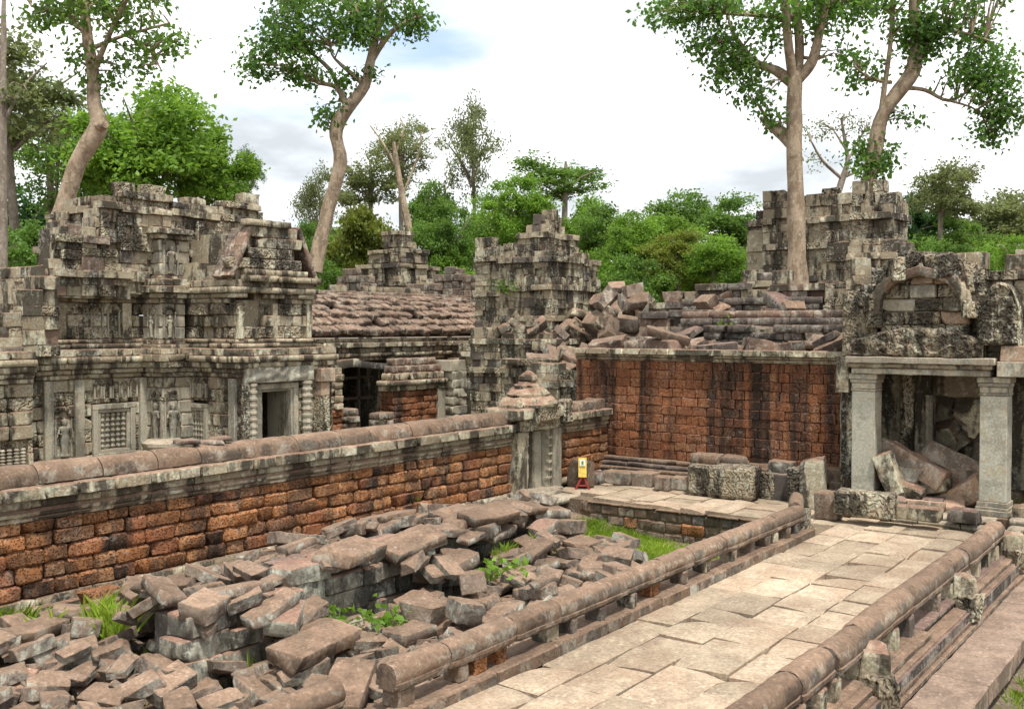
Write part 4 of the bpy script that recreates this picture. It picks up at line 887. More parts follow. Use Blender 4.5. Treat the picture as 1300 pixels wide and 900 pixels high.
# ------------------------------------------------------------------ the gate tower on the left
gp = thing('gate_tower', 'large ruined grey gate tower with doorway, false windows and stepped storeys behind the long wall', 'gate tower', (18, 25, 0))
def mapf(face, plane):
    return (lambda a, d, z: (a, plane - d, z)) if face == 'y' else (lambda a, d, z: (plane - d, a, z))
def fbox(T, name, mat, F, a0, a1, d0, d1, z0, z1, amp=.012, bev=.012, cut=.25):
    vs = [F(a, d, z) for z in (z0, z1) for (a, d) in ((a0, d0), (a1, d0), (a1, d1), (a0, d1))]
    o = MB().add(vs, [(0, 3, 2, 1), (4, 5, 6, 7), (0, 1, 5, 4), (1, 2, 6, 5), (2, 3, 7, 6), (3, 0, 4, 7)]).build(name, mat, T)
    return roughen(o, cut, amp, 4, a0 + z0, bev=bev)
def rect_frame(T, name, mat, F, a0, a1, z0, z1, w, d0, d1):
    fbox(T, name, mat, F, a0, a1, d0, d1, z1 - w, z1); fbox(T, name, mat, F, a0, a1, d0, d1, z0, z0 + w)
    fbox(T, name, mat, F, a0, a0 + w, d0, d1, z0 + w + .002, z1 - w - .002); fbox(T, name, mat, F, a1 - w, a1, d0, d1, z0 + w + .002, z1 - w - .002)
def baluster(T, F, a, d, z0, z1, r, mat='pale_stone'):
    n = 7; prof = []; H = z1 - z0
    for i in range(n):
        zc = z0 + H * i / n; s = H / n
        prof += [(r * .62, zc + s * .05), (r * .8, zc + s * .3), (r * 1.0, zc + s * .42), (r * 1.0, zc + s * .58), (r * .8, zc + s * .7), (r * .62, zc + s * .95)]
    mb = MB().lathe(prof, 0, 0, 8); mb.v = [F(a + v[0], d + v[1], v[2]) for v in mb.v]; mb.build('baluster', mat, T, smooth=45)
def false_window(T, F, a0, a1, z0, z1, n=5):
    w = (a1 - a0); f1, f2 = .09 * w + .03, .06 * w + .02
    wn_ = fbox(T, 'false_window', 'grey_stone', F, a0 + .01, a1 - .01, -.2, -.06, z0 + .01, z1 - .01)
    rect_frame(wn_, 'window_frame', 'pale_stone', F, a0, a1, z0, z1, f1, -.12, .06); rect_frame(wn_, 'window_frame', 'pale_stone', F, a0 + f1, a1 - f1, z0 + f1, z1 - f1, f2, -.12, .02)
    b0, b1 = a0 + f1 + f2, a1 - f1 - f2
    for i in range(n): baluster(wn_, F, b0 + (b1 - b0) * (i + .5) / n, -.06, z0 + f1 + f2, z1 - f1 - f2, (b1 - b0) / n * .44)
def devata(T, F, a, d, z0, h, mat='pale_stone'):
    """standing figure in relief: one mesh, crown, head, shoulders, waist and flaring skirt"""
    prof = [(0, .16, .05), (.03, .17, .06), (.06, .11, .06), (.10, .105, .065), (.25, .125, .07), (.40, .150, .08), (.50, .165, .085), (.55, .13, .08), (.60, .115, .075), (.66, .15, .085), (.72, .21, .085), (.76, .215, .075), (.785, .12, .06), (.80, .06, .055), (.82, .075, .07), (.86, .095, .085), (.90, .09, .08), (.93, .10, .075), (.95, .07, .065), (.98, .035, .045), (1., .012, .02)]
    mb = MB(); n = 12; vs = []; fs = []
    for (t, w, dp) in prof:
        for i in range(n):
            q = 2 * math.pi * i / n; vs.append(F(a + math.cos(q) * w * h * .8, d + math.sin(q) * dp * h * .9, z0 + t * h))
    for k in range(len(prof) - 1):
        for i in range(n): j = (i + 1) % n; fs.append((k * n + i, k * n + j, (k + 1) * n + j, (k + 1) * n + i))
    fs += [tuple(range(n)), tuple(range((len(prof) - 1) * n, len(prof) * n))]
    for sgn in (-1, 1):                                  # arms: one raised to the chest, one hanging, grown from the shoulders
        pts = [(sgn * .165, .74), (sgn * .20, .62), (sgn * (.19 if sgn > 0 else .12), .50 if sgn > 0 else .60)]
        k0 = len(vs)
        for (pa, pz) in pts:
            for i in range(6): q = 2 * math.pi * i / 6; vs.append(F(a + (pa + math.cos(q) * .028) * h, d + (.05 + math.sin(q) * .03) * h, z0 + pz * h + math.cos(q) * .01))
        for k in range(2):
            for i in range(6): j = (i + 1) % 6; fs.append((k0 + k * 6 + i, k0 + k * 6 + j, k0 + (k + 1) * 6 + j, k0 + (k + 1) * 6 + i))
    mb.add(vs, fs).build('figure_relief', mat, T, smooth=60)
def niche(T, F, a, z0, z1, w, d=0.0):
    T = fbox(T, 'niche', 'carved_stone', F, a - w, a + w, -.1, d - .03, z0, z1)
    for s in (-1, 1): fbox(T, 'niche_side', 'pale_stone', F, a + s * w - .025, a + s * w + .025, -.1, d + .05, z0, z1 - w * .6)
    n = 7
    for k in range(n):
        t = math.pi * (k + .5) / n; ca, cz = a + math.cos(t) * w, z1 - w * .6 + math.sin(t) * w * 1.1; r = w * .25
        fbox(T, 'niche_arch', 'carved_stone', F, ca - r, ca + r, -.1, d + .06, cz - r, cz + r, bev=.02)
Wc = lambda h, o, avg=.6: (h, o, 'cornice_block', 'grey_stone', 'thin' if h < .2 else 'ashlar', avg)
Pl = lambda h, o: (h, o, 'plinth_block', 'grey_stone', 'thin', .8)
Bk = lambda h, o, m='grey_stone', avg=.62: (h, o, 'wall_block', m, 'ashlar', avg)
LOW = [Pl(.16, .24), Pl(.13, .16), Pl(.15, .19), Pl(.14, .08)] + [Bk(.34, 0, m) for m in ('grey_stone', 'carved_stone', 'grey_stone', 'grey_stone', 'carved_stone', 'grey_stone')] + [Wc(.13, .07), Wc(.13, .15), Wc(.16, .23), Wc(.17, .31, .75), Wc(.2, .20)]
W1 = (15.45, 16.72, .45, 1.92); W2 = (23.65, 24.62, .35, 1.85); DOOR = (18.55, 20.1, .25, 2.40)
# west wing with the wide false window, lower storey
zl = masonry(gp, 13.3, 17.3, 25.2, 28.5, 0, LOW, hy=[W1], jit=.02)
# south wing with the doorway
zs = masonry(gp, 18.0, 21.45, 22.3, 25.6, 0, LOW, hx=[W2], hy=[DOOR], jit=.03, core=False)
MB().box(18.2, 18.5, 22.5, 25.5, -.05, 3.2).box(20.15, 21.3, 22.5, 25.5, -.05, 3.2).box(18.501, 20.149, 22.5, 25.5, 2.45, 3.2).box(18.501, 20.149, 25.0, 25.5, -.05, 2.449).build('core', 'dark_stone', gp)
Fy = mapf('y', 25.2); Fx = mapf('x', 18.0); Fd = mapf('y', 22.3)
false_window(gp, Fy, *W1[:2], W1[2], W1[3]); false_window(gp, Fx, *W2[:2], W2[2], W2[3])
for a in (13.55, 14.2, 15.05, 16.98): fbox(gp, 'pilaster', 'pale_stone', Fy, a - .13, a + .13, -.1, .10, .56, 2.6)
for a in (22.55, 25.0): fbox(gp, 'pilaster', 'pale_stone', Fx, a - .14, a + .14, -.1, .08, .56, 2.6)
for a in (14.8, 16.75): fbox(gp, 'pilaster', 'grey_stone', mapf('y', 25.6), a - .14, a + .14, -.1, .07, zl + .26, zl + 1.25)
for a in (15.3, 15.85, 16.35): niche(gp, mapf('y', 25.6), a, zl + .28, zl + 1.1, .17)
for a in (18.4, 19.6, 20.9): fbox(gp, 'pilaster', 'grey_stone', mapf('y', 22.75), a - .09, a + .09, -.1, .08, zs + .26, zs + 1.25)
for a in (15.9, 16.4, 16.9, 19.0, 19.7, 20.4, 21.1): fbox(gp, 'pilaster', 'carved_stone', mapf('y', 25.3), a - .12, a + .12, -.1, .1, 6.3, 7.1)
for k in range(5): niche(gp, Fy, 15.6 + .27 * k, 2.06, 2.46, .10, .02)
for k in range(3): niche(gp, Fx, 23.8 + .33 * k, 2.02, 2.5, .12, .02)
devata(gp, Fy, 14.62, .06, .62, 1.0); niche(gp, Fy, 14.62, .58, 1.75, .22)
# pedestal and clustered corner pilaster in the angle between the wings
def corner(x0, x1, y0, y1, z0, courses, nm='corner_block'):
    z = z0
    for (h, o, mat) in courses:
        for (a, b) in split(x0 - o, x1, .5): place(nm, 'square', mat, ((a + b) / 2, y0 - o + .2, z + h / 2), (b - a - .006, .4, h - .004), gp, rng.uniform(-.01, .01))
        for (a, b) in split(y0 - o + .4, y1, .6): place(nm, 'square', mat, (x0 - o + .2, (a + b) / 2, z + h / 2), (b - a - .006, .4, h - .004), gp, R(90))
        MB().box(x0 - o + .1, x1, y0 - o + .1, y1, z, z + h - .01).build('core', 'grey_stone', gp); z += h
    return z
corner(17.05, 18.1, 24.35, 25.4, 0, [(.16, .30, 'grey_stone'), (.12, .2, 'pale_stone'), (.12, .25, 'grey_stone'), (.12, .16, 'pale_stone')] + [(.36, 0, 'pale_stone')] * 5 + [(.3, 0, 'grey_stone')] + [(.13, .07, 'grey_stone'), (.13, .14, 'grey_stone'), (.17, .22, 'grey_stone'), (.2, .28, 'grey_stone'), (.16, .12, 'grey_stone')])
Fc = mapf('y', 24.35); Fcx = mapf('x', 17.05)
o = MB().lathe([(.66, .02), (.68, .12), (.58, .18), (.64, .26), (.64, .33), (.52, .40), (.46, .48), (.54, .55), (.60, .62), (.52, .68), (.58, .75), (.58, .84), (.44, .92)], 17.02, 24.3, 16, 1, 1, R(11)).build('pedestal', 'pale_stone', gp); roughen(o, .12, .02, 6, 1)
for (a, z0) in ((17.32, .86),): devata(gp, Fc, a, .06, z0, 1.05); niche(gp, Fc, a, z0 - .05, 2.1, .22)
devata(gp, Fcx, 24.62, .06, .86, 1.05); niche(gp, Fcx, 24.62, .82, 2.1, .2)
# upper storeys of the core
UP = [Pl(.14, .12), Pl(.12, .05)] + [Bk(.33, 0, m) for m in ('carved_stone', 'grey_stone', 'carved_stone')] + [Wc(.14, .06), Wc(.14, .14), Wc(.17, .22), Wc(.2, .14)]
masonry(gp, 14.6, 17.5, 25.6, 28.5, zl, UP[:] + [Bk(.33, 0)] * 1, jit=.05, toss=.15, bay=.08, tilt=.02)
zc_ = corner(17.25, 18.1, 24.75, 25.6, zl - .02, [(.13, .14, 'grey_stone'), (.12, .06, 'grey_stone')] + [(.34, 0, 'pale_stone')] * 3 + [(.14, .06, 'grey_stone'), (.15, .14, 'grey_stone'), (.2, .24, 'grey_stone'), (.2, .16, 'grey_stone')])
Fc2 = mapf('y', 24.75); Fcx2 = mapf('x', 17.25)
devata(gp, Fc2, 17.55, .04, zl + .3, .62); niche(gp, Fc2, 17.55, zl + .28, zl + 1.05, .18); devata(gp, Fcx2, 25.1, .04, zl + .3, .62); niche(gp, Fcx2, 25.1, zl + .28, zl + 1.05, .18)
masonry(gp, 18.25, 21.1, 22.75, 25.6, zs, UP, hy=[(18.55, 19.25, zs + .7, zs + 1.55)], jit=.07, sky=lambda x, y: 9, miss=.03, toss=.2, bay=.1, tilt=.025)
skyT = lambda x, y: 7.78 + .16 * math.sin(x * 5.1) + (.18 if 16.0 < x < 17.8 else 0) + (.25 if 20.2 < x < 21.8 else 0) - max(0, 16.4 - x) * .9 - max(0, (x - 21.5)) * 3 - max(0, y - 27) * .5
ragged(gp, 15.75, 21.9, 25.3, 28.5, 4.9, 8.15, skyT, 'tower_block', .5, bands=(5.55, 6.1, 7.2, 7.6), out=.12, bayw=.9)
corner(17.4, 18.4, 24.95, 25.6, zc_ - .02, [(.12, .06, 'grey_stone')] + [(.34, 0, 'pale_stone')] * 3 + [(.14, .1, 'grey_stone'), (.16, .2, 'grey_stone')])
devata(gp, mapf('y', 24.95), 17.75, .04, zc_ + .15, .8); niche(gp, mapf('y', 24.95), 17.75, zc_ + .1, zc_ + 1.1, .22)
# gables with red sloping stones
skyS = lambda x, y: 7.05 if 18.75 < x < 20.2 else 7.05 - (18.75 - x) * 2.9 if x <= 18.75 else 7.05 - (x - 20.2) * 2.2
masonry(gp, 17.95, 21.2, 22.6, 25.4, zs + 1.85, [Wc(.17, .16), Wc(.18, .08)] + [Bk(.3, 0, m, .75) for m in ('carved_stone', 'carved_stone', 'grey_stone', 'grey_stone')] + [Wc(.18, .08)] * 2, sky=skyS, jit=.03, tilt=.02)
skyW = lambda x, y: 6.95 - abs(x - 15.0) * (.95 if x > 15.0 else 1.9)
ragged(gp, 13.9, 16.6, 25.0, 26.4, zl + 1.4, 7.2, skyW, 'gable_block', .45, bands=(5.3, 6.2), mats=('grey_stone', 'carved_stone', 'roof_stone'), wts=(4, 3, 1.6), out=.1)
def slope_stones(x0, z0, x1, z1, y, n, dep=.75, w=.5):
    for i in range(n):
        t = (i + .5) / n; L = math.hypot(x1 - x0, z1 - z0) / n * 1.04
        for k in range(2): place('roof_slope_stone', 'thin', 'roof_stone', (x0 + (x1 - x0) * t, y + dep * (k + .5), z0 + (z1 - z0) * t + rng.uniform(-.02, .02)), (L, dep * .98, .16), gp, 0, 0, -math.atan2(z1 - z0, x1 - x0))
slope_stones(18.02, 5.35, 18.72, 6.75, 22.58, 5, .42); slope_stones(20.45, 6.9, 21.2, 5.2, 22.6, 4, .4)
# stepped shoulder and side porch at the left edge
skyL = lambda x, y: 3.3 + max(0, x - 12.0) * .95
ragged(gp, 11.9, 14.2, 24.6, 26.5, zl - .15, 5.6, lambda x, y: skyL(x, y) + .3, 'shoulder_block', .5, mats=('grey_stone', 'carved_stone', 'roof_stone'), wts=(4, 2, 1.2), out=.12)
masonry(gp, 10.4, 13.32, 24.3, 27.8, 0, LOW, hy=[(13.62 - 1.15, 13.2, .5, 1.3)], jit=.03)
Fl = mapf('y', 24.3)
for k in range(4): baluster(gp, Fl, 12.58 + k * .17, -.06, .5, 1.05, .07)
fbox(gp, 'panel', 'carved_stone', Fl, 12.45, 13.25, -.2, -.12, .45, 1.35); devata(gp, Fl, 11.85, .06, .62, 1.0); niche(gp, Fl, 11.85, .58, 1.8, .22); fbox(gp, 'pilaster', 'pale_stone', Fl, 12.12, 12.34, -.1, .12, .2, 2.5)
# doorway: frame, ringed colonettes, lintel, square capital on the right, half-open stone leaf
def colonette(F, a, d, z0, z1, r, name='colonette'):
    n = 12; prof = []; H = z1 - z0
    for i in range(n):
        zc = z0 + H * i / n; s = H / n; prof += [(r * .86, zc), (r * .86, zc + s * .55), (r * 1.06, zc + s * .62), (r * 1.06, zc + s * .9), (r * .86, zc + s * .98)]
    mb = MB().lathe(prof, 0, 0, 8); mb.v = [F(a + v[0], d + v[1], v[2]) for v in mb.v]; mb.build(name, 'pale_stone', gp, smooth=40)
rect_frame(gp, 'door_frame', 'pale_stone', Fd, 18.58, 20.08, .26, 2.42, .16, -.25, .04); rect_frame(gp, 'door_frame', 'pale_stone', Fd, 18.74, 19.92, .42, 2.26, .07, -.25, -.02)
MB().add([(19.86, 22.6, .3), (19.95, 22.6, .3), (19.95, 23.35, .3), (19.86, 23.35, .3), (19.86, 22.6, 2.3), (19.95, 22.6, 2.3), (19.95, 23.35, 2.3), (19.86, 23.35, 2.3)], [(0, 3, 2, 1), (4, 5, 6, 7), (0, 1, 5, 4), (1, 2, 6, 5), (2, 3, 7, 6), (3, 0, 4, 7)]).build('passage_wall', 'pale_stone', gp)
colonette(Fd, 18.36, .12, .2, 2.45, .12); colonette(Fd, 20.30, .14, .2, 2.45, .15)
carved_panel(gp, 'door_lintel', 18.1, 20.55, 2.47, 2.92, 22.12, .3, 'pale_stone', amp=.05, face='y')
fbox(gp, 'pilaster', 'carved_stone', Fd, 18.02, 18.2, -.1, .2, .3, 2.45); fbox(gp, 'pilaster', 'carved_stone', Fd, 20.72, 21.05, -.1, .3, .1, 2.0); fbox(gp, 'pilaster_top', 'tan_rock', Fd, 20.72, 21.05, -.1, .3, 2.003, 2.4); fbox(gp, 'capital', 'tan_rock', Fd, 20.66, 21.2, -.1, .38, 2.41, 2.8)
rb = thing('red_box', 'small dark red box standing at the foot of the gate tower', 'box', (17.6, 22.0, .3)); part_box(rb, 'box_body', 'red_paint', (17.45, 17.8, 21.85, 22.1, .2, .72), amp=.004, bev=.01); part_box(rb, 'box_lid', 'red_paint', (17.43, 17.82, 21.83, 22.12, .722, .78), amp=.003, bev=.01)
# ------------------------------------------------------------------ the roofed gallery behind the wall
ga = thing('roofed_gallery', 'roofed gallery with curved red stone roof and dark propped opening', 'gallery', (29, 27.5, 0))
masonry(ga, 24.2, 36.6, 27.5, 31, 0, [Pl(.2, .1)] + [Bk(.36, 0)] * 7 + [Wc(.14, .08), Wc(.16, .2), Wc(.2, .12), Wc(.2, .3), Wc(.14, .2)], faces='y', hy=[(26.4, 29.7, 0, 2.75)], jit=.03)
ROWS = 7
for i in range(ROWS):
    t0, t1 = i / ROWS, (i + 1) / ROWS
    f = lambda t: (27.2 + 1.95 * t, 3.72 + 1.5 * math.sin(1.4 * t) / math.sin(1.4))
    (ya, za), (yb, zb) = f(t0), f(t1); ang = math.atan2(zb - za, yb - ya); L = math.hypot(yb - ya, zb - za)
    for a, b in split(24.4 + rng.uniform(0, .2), 36.4, .38 if i < ROWS - 1 else .8):
        if rng.random() < .03: continue
        place('roof_tile_stone', 'brick', 'roof_stone', ((a + b) / 2, (ya + yb) / 2, (za + zb) / 2 + rng.uniform(-.05, .05)), (b - a - .02, L * 1.06, .26), ga, rng.uniform(-.06, .06), ang * .55 + rng.uniform(-.1, .1), rng.uniform(-.06, .06))
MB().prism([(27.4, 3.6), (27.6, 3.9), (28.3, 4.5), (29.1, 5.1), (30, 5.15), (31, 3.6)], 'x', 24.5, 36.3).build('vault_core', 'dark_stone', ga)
for a, b in split(24.4, 36.3, .75): place('ridge_stone', 'ashlar', 'roof_stone', ((a + b) / 2, 29.25, 5.28), (b - a - .02, .5, .26), ga, rng.uniform(-.05, .05))
for k, x in enumerate((24.6, 25.3, 26.2, 28.6, 30.2, 31.6, 33.0)): place('crest_stone', 'block', 'grey_stone', (x, 29.4, 5.5), (rng.uniform(.6, 1.2), .4, .3), ga, rng.uniform(-.1, .1))
for (x, y) in ((27.2, 28.2), (27.9, 28.6), (28.6, 28.3), (29.1, 28.8)): MB().box(x - .05, x + .05, y - .05, y + .05, 0, 2.6).build('timber_prop', 'timber', ga)
for z in (1.2, 2.0): MB().box(26.8, 29.4, 28.25, 28.31, z, z + .09).build('timber_brace', 'timber', ga)
place('fallen_lintel', 'slab', 'grey_stone', (26.4, 27.2, 2.62), (1.9, .5, .3), ga, .05, 0, -.06); place('fallen_lintel', 'slab', 'dark_stone', (28.0, 27.1, 2.55), (1.8, .4, .24), ga, -.05, 0, .1)
# half porch, pillar and broken piers before it
hpz = thing('half_porch', 'broken half porch with red laterite wall and pale pillar before the gallery', 'porch', (29, 25, 0))
masonry(hpz, 27.1, 30.0, 25.1, 25.75, 0, [(.24, 0, 'brick', 'red_laterite', 'brick', .4)] * 7 + [Wc(.2, .08), Wc(.18, .16)] + [(.26, -.05, 'roof_tile_stone', 'grey_stone', 'brick', .4), (.26, -.2, 'roof_tile_stone', 'roof_stone', 'brick', .4), (.26, -.42, 'roof_tile_stone', 'roof_stone', 'brick', .4)], jit=.03, sky=lambda x, y: 9, tilt=.03)
fbox(hpz, 'door_jamb', 'pale_stone', mapf('y', 25.1), 29.55, 29.98, -.1, .06, 0, 1.75)
for k in range(7): place('pillar_block', 'block', 'pale_stone', (30.55, 25.15, .17 + .33 * k), (.85, .7, .325), hpz, rng.uniform(-.02, .02), flip=False)
for (x0, x1, z0, z1, mt) in ((30.0, 31.6, 2.32, 2.72, 'pale_stone'), (31.6, 33.6, 2.32, 2.70, 'grey_stone'), (33.6, 36.4, 2.3, 2.72, 'grey_stone')): part_box(hpz, 'beam', mt, (x0 + .005, x1 - .005, 24.8, 25.6, z0, z1), amp=.04)
masonry(hpz, 31.6, 36.5, 26.0, 27.4, 0, [(.36, 0, 'wall_block', 'pale_stone', 'ashlar', .7)] * 6 + [Bk(.3, .1)] * 2, faces='y', jit=.02); masonry(hpz, 30.95, 31.6, 25.8, 27.2, 0, [(.26, 0, 'brick', 'red_laterite', 'brick', .4)] * 8, jit=.02)
for (x0, x1, z1, m) in ((23.75, 24.55, 2.5, 'grey_stone'), (24.75, 25.3, 1.1, 'rubble_stone'), (26.35, 27.05, .75, 'rubble_stone')):
    z = 0
    while z < z1:
        for a, b in split(x0, x1, .4): place('pier_block', 'brick', m if z > 1 or m != 'grey_stone' else 'red_laterite', ((a + b) / 2, 25.3 + rng.uniform(-.06, .06), z + .12), (b - a, .6, .235), hpz, rng.uniform(-.06, .06))
        z += .24
# ------------------------------------------------------------------ collapsed masonry in the middle
mc = thing('collapsed_chamber', 'collapsed grey chamber with toppled slabs between the little gate and the middle tower', 'ruin', (30, 20, 0))
nz_ = lambda k: (lambda x, y: k + .55 * noise.noise(Vector((x * .9, y * .9, k))))
ragged(mc, 31.0, 36.4, 22.2, 25.2, 2.2, 5.0, lambda x, y: nz_(3.9)(x, y) - max(0, 32 - x) * .3, 'wall_block', .5, bands=(2.9, 3.6))
ragged(mc, 26.2, 30.5, 16.6, 19.4, 0, 4, lambda x, y: nz_(3.0)(x, y), 'wall_block', .6, bands=(2.2, 2.8))
ragged(mc, 28.2, 32.5, 19.0, 22.4, 0, 5, lambda x, y: nz_(3.7)(x, y) + max(0, x - 29) * .25, 'wall_block', .5, bands=(2.4, 3.4))
ragged(mc, 24.3, 26.3, 15.0, 17.0, 0, 3.4, lambda x, y: nz_(2.75)(x, y), 'wall_block', .5, bands=(2.3,))
MCB = [(31.0, 36.4, 22.2, 25.2, lambda x, y: nz_(3.9)(x, y) - max(0, 32 - x) * .3), (26.2, 30.5, 16.6, 19.4, nz_(3.0)), (28.2, 32.5, 19.0, 22.4, lambda x, y: nz_(3.7)(x, y) + max(0, x - 29) * .25), (24.3, 26.3, 15.0, 17.0, nz_(2.75))]
def mc_top(x, y, m=.0):
    t = [f(x, y) for (a, b, c, d, f) in MCB if a + m < x < b - m and c + m < y < d - m]
    return max(t) if t else None
hm = Heap(24, 37, 15, 25.5, lambda x, y: (mc_top(x, y) or 0.3) - .3)
for (px, py, d, L, Wd, T, rz, rx, ry, m) in ((758, 485, 31, 1.5, .6, .3, 60, 5, 78, 'roof_stone'), (730, 470, 31, 1.2, .8, .3, -40, 4, 0, 'grey_stone'), (700, 415, 34, 1.5, .5, .3, -10, 20, 25, 'roof_stone'), (655, 395, 37, 2.0, .6, .3, -20, 0, 35, 'grey_stone'), (650, 425, 36, 1.2, .8, .35, 10, 4, 5, 'roof_stone'), (610, 395, 38, 1.3, .8, .4, 20, 0, 4, 'roof_stone'), (625, 365, 39, 1.3, .8, .35, 0, 3, -4, 'grey_stone'), (585, 425, 37, 1.0, .8, .4, 0, 0, 0, 'roof_stone'), (745, 440, 32, 1.3, .6, .25, 30, 10, 15, 'roof_stone'), (690, 445, 33, 1.4, .7, .3, 20, 0, 8, 'grey_stone')):
    q = at(px, py, d)
    if mc_top(q.x, q.y, .1) is not None: hm.drop('toppled_slab', 'slab', m, q.x, q.y, (L, Wd, T), R(rz), mc, extra=(R(ry * .4), R(rx)), sink=.2)
for k in range(260):
    x, y = rng.uniform(24.5, 36.2), rng.uniform(15.2, 25)
    if mc_top(x, y, .2) is None: continue
    o = hm.drop('fallen_block', rng.choice(('slab', 'block', 'block', 'chunk')), rng.choice(('roof_stone', 'grey_stone', 'grey_stone', 'rubble_stone')), x, y, (rng.uniform(.5, .85), rng.uniform(.4, .6), rng.uniform(.22, .34)), rng.uniform(0, 3), mc, extra=(R(rng.uniform(-16, 16)), R(rng.uniform(-16, 16))), sink=.4)
# ------------------------------------------------------------------ towers
def tower_courses(n, h=.33, m='grey_stone', avg=.55, step=5):
    out_ = []
    for k in range(n): out_.append((h * rng.uniform(.85, 1.15), (.10 if k % step == step - 1 else .04 if k % step == step - 2 else 0) , 'tower_block', m if rng.random() < .8 else 'carved_stone', 'ashlar', avg))
    return out_
mt = thing('middle_tower', 'tall narrow grey tower stump of stacked blocks in the middle distance', 'tower', (31.5, 21.5, 3))
ragged(mt, 30.0, 33.2, 20.2, 22.6, 2.4, 6.7, lambda x, y: 6.65 - max(0, x - 32.8) * 1.5, bands=(4.2, 5.3, 6.3), avg=.4, bayw=.75)
ragged(mt, 30.4, 32.4, 20.6, 22.0, 6.4, 7.5, lambda x, y: 7.45, bands=(7.2,), avg=.36, bayw=.7)
ragged(mt, 30.65, 31.9, 20.85, 21.7, 7.3, 8.4, lambda x, y: 8.25 - .7 * abs(y - 21.25) - .4 * abs(x - 31.2), avg=.32, bayw=.6)
mt2 = thing('tower_shoulder', 'lower square grey tower stump just left of the middle tower', 'tower', (33, 24, 3))
ragged(mt2, 32.4, 35.5, 23.2, 25.6, 3.0, 7.6, lambda x, y: 7.25 + .3 * noise.noise(Vector((x * 2, y * 2, 1))), bands=(5.2, 6.6), avg=.42, bayw=.8)
c0 = at(505, 372, 52); st = thing('far_tower', 'small far grey tower stump with stepped top above the gallery roof', 'tower', (c0.x, c0.y, 4))
for (w, za, zb) in ((2.1, 4.0, 6.0), (1.55, 6.0, 7.2), (1.05, 7.2, 8.0), (.55, 8.0, 8.9)):
    ragged(st, c0.x - w, c0.x + w, c0.y - w, c0.y + w, za, zb, lambda x, y, zb=zb: zb - .1, avg=.5, bands=(zb - .3,), bayw=.9)
for (px, py, w, h) in ((452, 352, 1.6, 1.0), (585, 352, 2.6, .9), (575, 350, 1.4, 1.3), (540, 362, 1.5, .6), (610, 362, 1.5, .7)):
    p = at(px, py, 47); q = thing('gable_ruin', {452: 'pale pointed gable fragment left of the small far tower', 585: 'broad low gable fragment right of the small far tower', 575: 'pointed brown gable fragment nearest the small far tower', 540: 'low brown ruin at the foot of the small far tower', 610: 'low brown ruin beside the lower square tower stump'}[px], 'ruin', (p.x, p.y, p.z - h))
    masonry(q, p.x - .5, p.x + .5, p.y - w / 2, p.y + w / 2, p.z - 1.6, [Bk(.33, 0, 'rubble_stone', .5)] * 7, jit=.06, tilt=.04, sky=(lambda p, h, w: lambda x, y: p.z + h * .45 - abs(y - p.y) * h * 1.3 / w)(p, h, w))
rt = thing('right_tower', 'broad ruined grey tower on the right with a tree growing in front', 'tower', (32, 10.5, 3))
nR = lambda y: .42 * noise.noise(Vector((y * 2.3, 5, 5)))
ragged(rt, 31.0, 33.2, 8.8, 13.4, 2.8, 8.7, lambda x, y: 8.15 + nR(y) - 1.1 * max(0, y - 12.6) - 1.2 * max(0, 9.1 - y) - .25 * max(0, x - 32), bands=(5.4, 6.4, 7.2), avg=.38, bayw=.8, out=.22)
ragged(rt, 29.6, 31.0, 7.6, 10.3, 2.8, 7.0, lambda x, y: 6.5 + nR(y + 4) - .8 * max(0, 8.2 - y), bands=(4.6, 5.9), avg=.38, bayw=.7, out=.2)
ragged(rt, 28.0, 29.6, 7.2, 9.8, 2.8, 5.9, lambda x, y: 5.35 + nR(y + 9), bands=(4.4,), avg=.38, bayw=.7, out=.18)
ragged(rt, 29.6, 31.0, 10.4, 13.6, 2.8, 6.4, lambda x, y: 5.3 + .6 * math.cos((y - 12.3) * 2.2) + nR(y), bands=(4.5, 5.2), avg=.38, bayw=.7, out=.2)
rt2 = thing('rear_wall', 'low ragged grey wall behind the porch at the right edge', 'wall', (29, 4, 3))
ragged(rt2, 27.2, 30, 1.2, 7.0, 2.8, 6.0, lambda x, y: 5.3 + 2 * nR(y * .7) + (.35 if y < 4.8 else 0), 'wall_block', bands=(4.4, 5.1), avg=.4)
# roof remains above the red wall, in steps
rf = thing('roof_ruin', 'collapsed dark stepped roof courses above the tall red wall', 'roof', (26, 11, 3.4))
dk = lambda h, o=0: (h, o, 'roof_course_stone', 'dark_stone' if rng.random() < .6 else 'roof_stone', 'thin', .75)
MB().box(24.15, 31, 7.4, 15.4, 2.4, 3.28).build('roof_bed', 'roof_stone', rf)
for (x0, x1, y0, y1, n) in ((24.9, 26.2, 7.6, 9.6, 2), (26.0, 27.2, 7.8, 12.4, 4), (27.0, 28.4, 8.6, 13.6, 6), (28.2, 29.8, 9.6, 14.2, 8)):
    masonry(rf, x0, x1, y0, y1, 3.25, [dk(.2, rng.uniform(-.05, .12)) for _ in range(n)], jit=.07, tilt=.03, toss=.2, miss=.04, faces='xy')
ragged(rf, 28.6, 30.2, 9.9, 15.6, 3.2, 6.2, lambda x, y: 5.25 + .5 * noise.noise(Vector((y * 1.2, 7, 1))) - .5 * max(0, y - 14.6), 'roof_course_stone', .5, bands=(4.1, 4.6, 5.1), mats=('dark_stone', 'grey_stone', 'roof_stone'), wts=(3, 3, 2), out=.2, bayw=1.4)
ragged(rf, 27.4, 28.6, 11.0, 15.2, 3.2, 5.2, lambda x, y: 4.45 + .35 * noise.noise(Vector((y * 1.4, 9, 1))), 'roof_course_stone', .5, bands=(3.8, 4.3), mats=('dark_stone', 'grey_stone', 'roof_stone'), wts=(3, 2, 3), out=.2, bayw=1.3)
